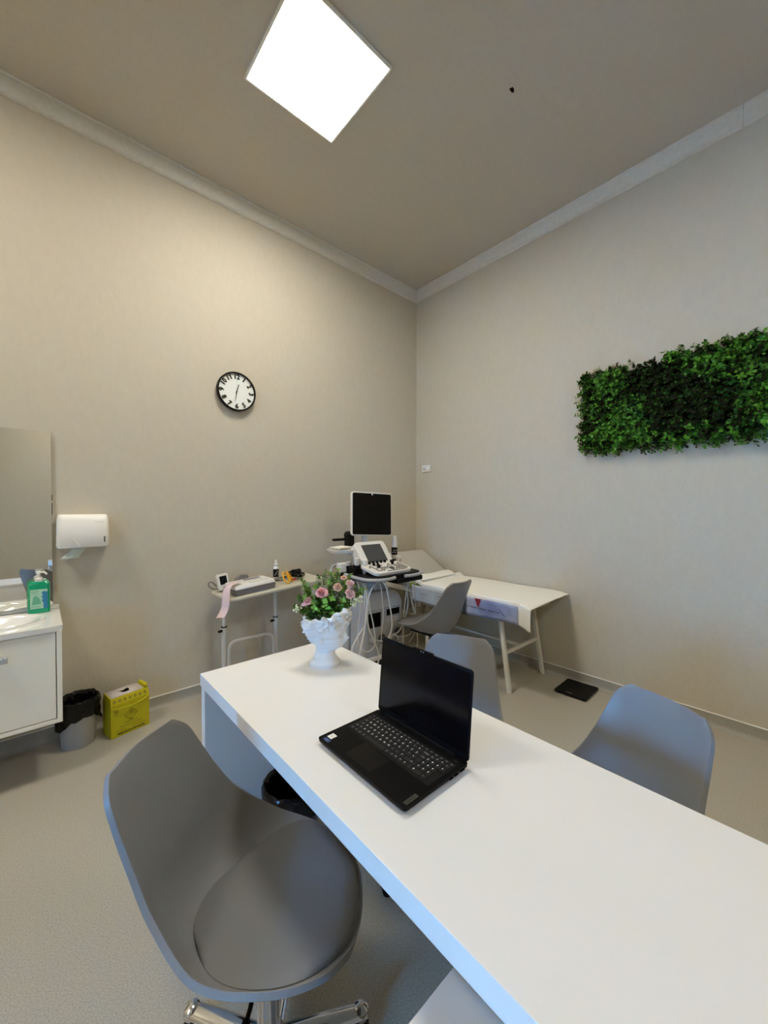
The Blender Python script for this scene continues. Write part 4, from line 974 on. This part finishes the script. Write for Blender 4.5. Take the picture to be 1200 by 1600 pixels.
# monitor
mb = MB(); mb.tube([(0, .02, 1.05), (0, .05, 1.14), (0, .05, 1.34)], .030, 14); mb.box(-.05, .05, .015, .05, 1.30, 1.42); mb.build('monitor_arm', M['greyp'], us, bevel=.004)
MM = T(.035, -.01, 1.375) @ RZ(math.radians(-14)) @ RY(math.radians(2.5)) @ RX(math.radians(-6))
mb = MB(); mb.M = MM @ RX(PI / 2); mb.prism(rrect(-.190, .190, -.190, .186, .022), -.03, .0); mo = mb.build('monitor', M['cream'], us, bevel=.006)
mb = MB(); mb.M = MM @ RX(PI / 2); mb.prism(rrect(-.178, .181, -.180, .177, .014), 0, .004); mb.build('monitor_screen', M['screen'], mo, 'black unlit monitor screen')
mb = MB(); mb.M = MM @ RX(PI / 2); mb.box(-.006, .008, .162, .175, .004, .0046); mb.build('monitor_badge', M['greyp'], mo)
# left accessories
mb = MB(); mb.M = T(-.255, .02, 1.055) @ RZ(math.radians(-8)); mb.prism(rrect(-.085, .085, -.07, .09, .02), 0, .030, rrect(-.10, .10, -.085, .10, .02)); tr = mb.build('side_tray', M['cream'], us, bevel=.004)
mb = MB(); mb.box(-.17, .0, .0, .05, 1.03, 1.055); mb.build('tray_arm', M['greyp'], tr)
mb = MB(); mb.box(-.16, -.10, .06, .13, 1.09, 1.20); mb.M = T(-.13, .10, 1.19) @ RX(PI / 2); mb.lathe([(.035, -.03), (.035, .03)], 20); mb.M = Matrix(); mb.box(-.27, -.10, .11, .15, 1.145, 1.165); mb.build('camera_bracket', M['blackp'], us, bevel=.004)
o = None
tsb = MB(); tsb.M = T(0, 0, 0) @ RZ(math.radians(20)); tsb.prism([(-.075, -.05), (.07, -.06), (.08, .05), (-.06, .06)], 0, .014, [(-.085, -.055), (.07, -.07), (.078, .052), (-.07, .065)])
def uw(x, y, z): p = Matrix.Translation(US) @ RZ(UR) @ Vector((x, y, z)); return tuple(p)
o = tsb.build('paper_stack', M['tissue'], loc=uw(-.265, .02, 1.092), rot=(0, .0, 0)); tag(o, 'stack of cream paper wipes on the tray left of the monitor', 'paper')
mb = MB(); mb.box(-.345, -.275, -.10, -.04, .915, .985); mb.build('connector_box', M['cream'], us, 'small white box on the left of the console', bevel=.004)
mb = MB(); mb.box(-.275, -.21, -.20, -.02, .895, .955); mb.lathe([(.030, .895), (.034, .975), (.028, .975), (.026, .90)], 18, c=(-.235, -.17)); mb.lathe([(.026, .895), (.030, .965), (.024, .965), (.022, .90)], 18, c=(-.262, -.09)); mb.build('probe_holder', M['blackp'], us, bevel=.002)
def probe(x, y, z, h, label=None, m='cream'):
    mb = MB(); mb.lathe([(.012, z), (.017, z + .02), (.019, z + h * .6), (.026, z + h * .85), (.025, z + h)], 18, c=(x, y), sy=.8); mb.build('ultrasound_probe', M[m], us, label, bevel=.002)
probe(-.235, -.17, .905, .125); probe(-.190, -.215, .90, .115); probe(.262, -.10, .90, .10); probe(-.262, -.09, .905, .09, None, 'greyp')
mb = MB(); mb.box(.20, .33, -.06, .04, .948, .962); mb.box(.24, .27, -.03, .02, .88, .948); mb.build('side_shelf', M['blackp'], us, bevel=.003)
mb = MB(); mb.lathe([(.032, .895), (.036, .96), (.030, .96), (.027, .90)], 20, c=(.225, -.12)); mb.build('cup_holder', M['clear'], us)
# cables
def cable(pts, r=.0048, m='cable'):
    mb = MB(); mb.tube(spline(pts, 8), r, 8); mb.build('probe_cable', M[m], us)
cable([(-.23, -.42, .22), (-.36, -.41, .33), (-.44, -.405, .40), (-.403, -.40, .477), (-.320, -.40, .575), (-.300, -.40, .715), (-.265, -.40, .82), (-.205, -.405, .868), (-.156, -.40, .868), (-.118, -.40, .81), (-.086, -.40, .681), (-.055, -.39, .525), (-.074, -.38, .43), (-.105, -.35, .39), (-.10, -.26, .37)], .0058)
cable([(-.275, -.20, .90), (-.293, -.33, .86), (-.291, -.38, .781), (-.280, -.38, .564), (-.230, -.38, .44), (-.177, -.38, .31), (-.19, -.38, .24), (-.23, -.38, .20), (-.30, -.38, .19), (-.36, -.37, .25), (-.33, -.36, .40), (-.28, -.34, .52), (-.27, -.33, .7), (-.24, -.28, .87)], .0056)
cable([(-.262, -.12, .90), (-.290, -.26, .85), (-.287, -.30, .717), (-.317, -.30, .479), (-.305, -.30, .38), (-.252, -.30, .328), (-.190, -.30, .324), (-.153, -.30, .375), (-.165, -.30, .498), (-.203, -.30, .654), (-.212, -.29, .78), (-.22, -.25, .88)], .0052)
cable([(-.16, -.37, .85), (-.137, -.36, .79), (-.118, -.36, .603), (-.118, -.34, .48), (-.06, -.26, .36)], .0048)
cable([(.20, -.22, .86), (.183, -.30, .80), (.169, -.30, .70), (.147, -.30, .544), (.141, -.30, .305), (.169, -.30, .24), (.234, -.30, .203), (.294, -.30, .233), (.301, -.30, .325), (.28, -.28, .55), (.25, -.2, .86)], .0052)
cable([(.23, -.18, .87), (.252, -.24, .80), (.267, -.24, .703), (.312, -.24, .53), (.327, -.25, .44), (.25, -.27, .36), (.15, -.27, .35), (.07, -.24, .375)], .0048)
cable([(.27, -.14, .88), (.315, -.22, .80), (.327, -.24, .70), (.335, -.24, .509), (.33, -.24, .35), (.30, -.2, .25)], .0045)
cable([(.17, -.22, .86), (.19, -.30, .70), (.165, -.31, .55), (.10, -.30, .42), (.05, -.26, .38), (.02, -.24, .33)], .0048)
for q in range(5):
    a0 = q * .4; cable([(.07 + .05 * math.cos(a0 + t_), -.262 - .004 * q, .33 + .055 * math.sin(a0 + t_)) for t_ in [k * .9 for k in range(6)]], .0045)
# gel bottles standing on the console
gb = thing('gel_bottle', 'white bottle with black label standing right of the ultrasound touch panel', 'bottle', uw(.285, -.015, .9625))
mb = MB(); mb.lathe([(.024, 0), (.026, .005), (.026, .10), (.026, .15), (.022, .168), (.020, .205), (.018, .21)], 24); mb.build('bottle_body', M['cream'], gb)
mb = MB(); mb.lathe([(.0266, .040), (.0266, .108)], 24, caps=False); lb = mb.build('label', M['blackm'], gb, 'black label')
mb = MB()
for k in range(4):
    a = math.radians(-160 + k * 22); mb.M = RZ(a) @ T(.0268, 0, .06 + (k % 2) * .018); mb.box(0, .0004, -.004, .004, 0, .007)
mb.build('label_print', M['cream'], lb)

# ------------------------------------------------------------------ window glass
mb = MB(); mb.box(XW - .056, XW - .052, WY0 + .05, .025, WZ0 + .05, WZ1 - .05); mb.box(XW - .056, XW - .052, (.075), WY1 - .05, WZ0 + .05, WZ1 - .05)
g = struct(mb.build('window_glass', M['glass'], wf))
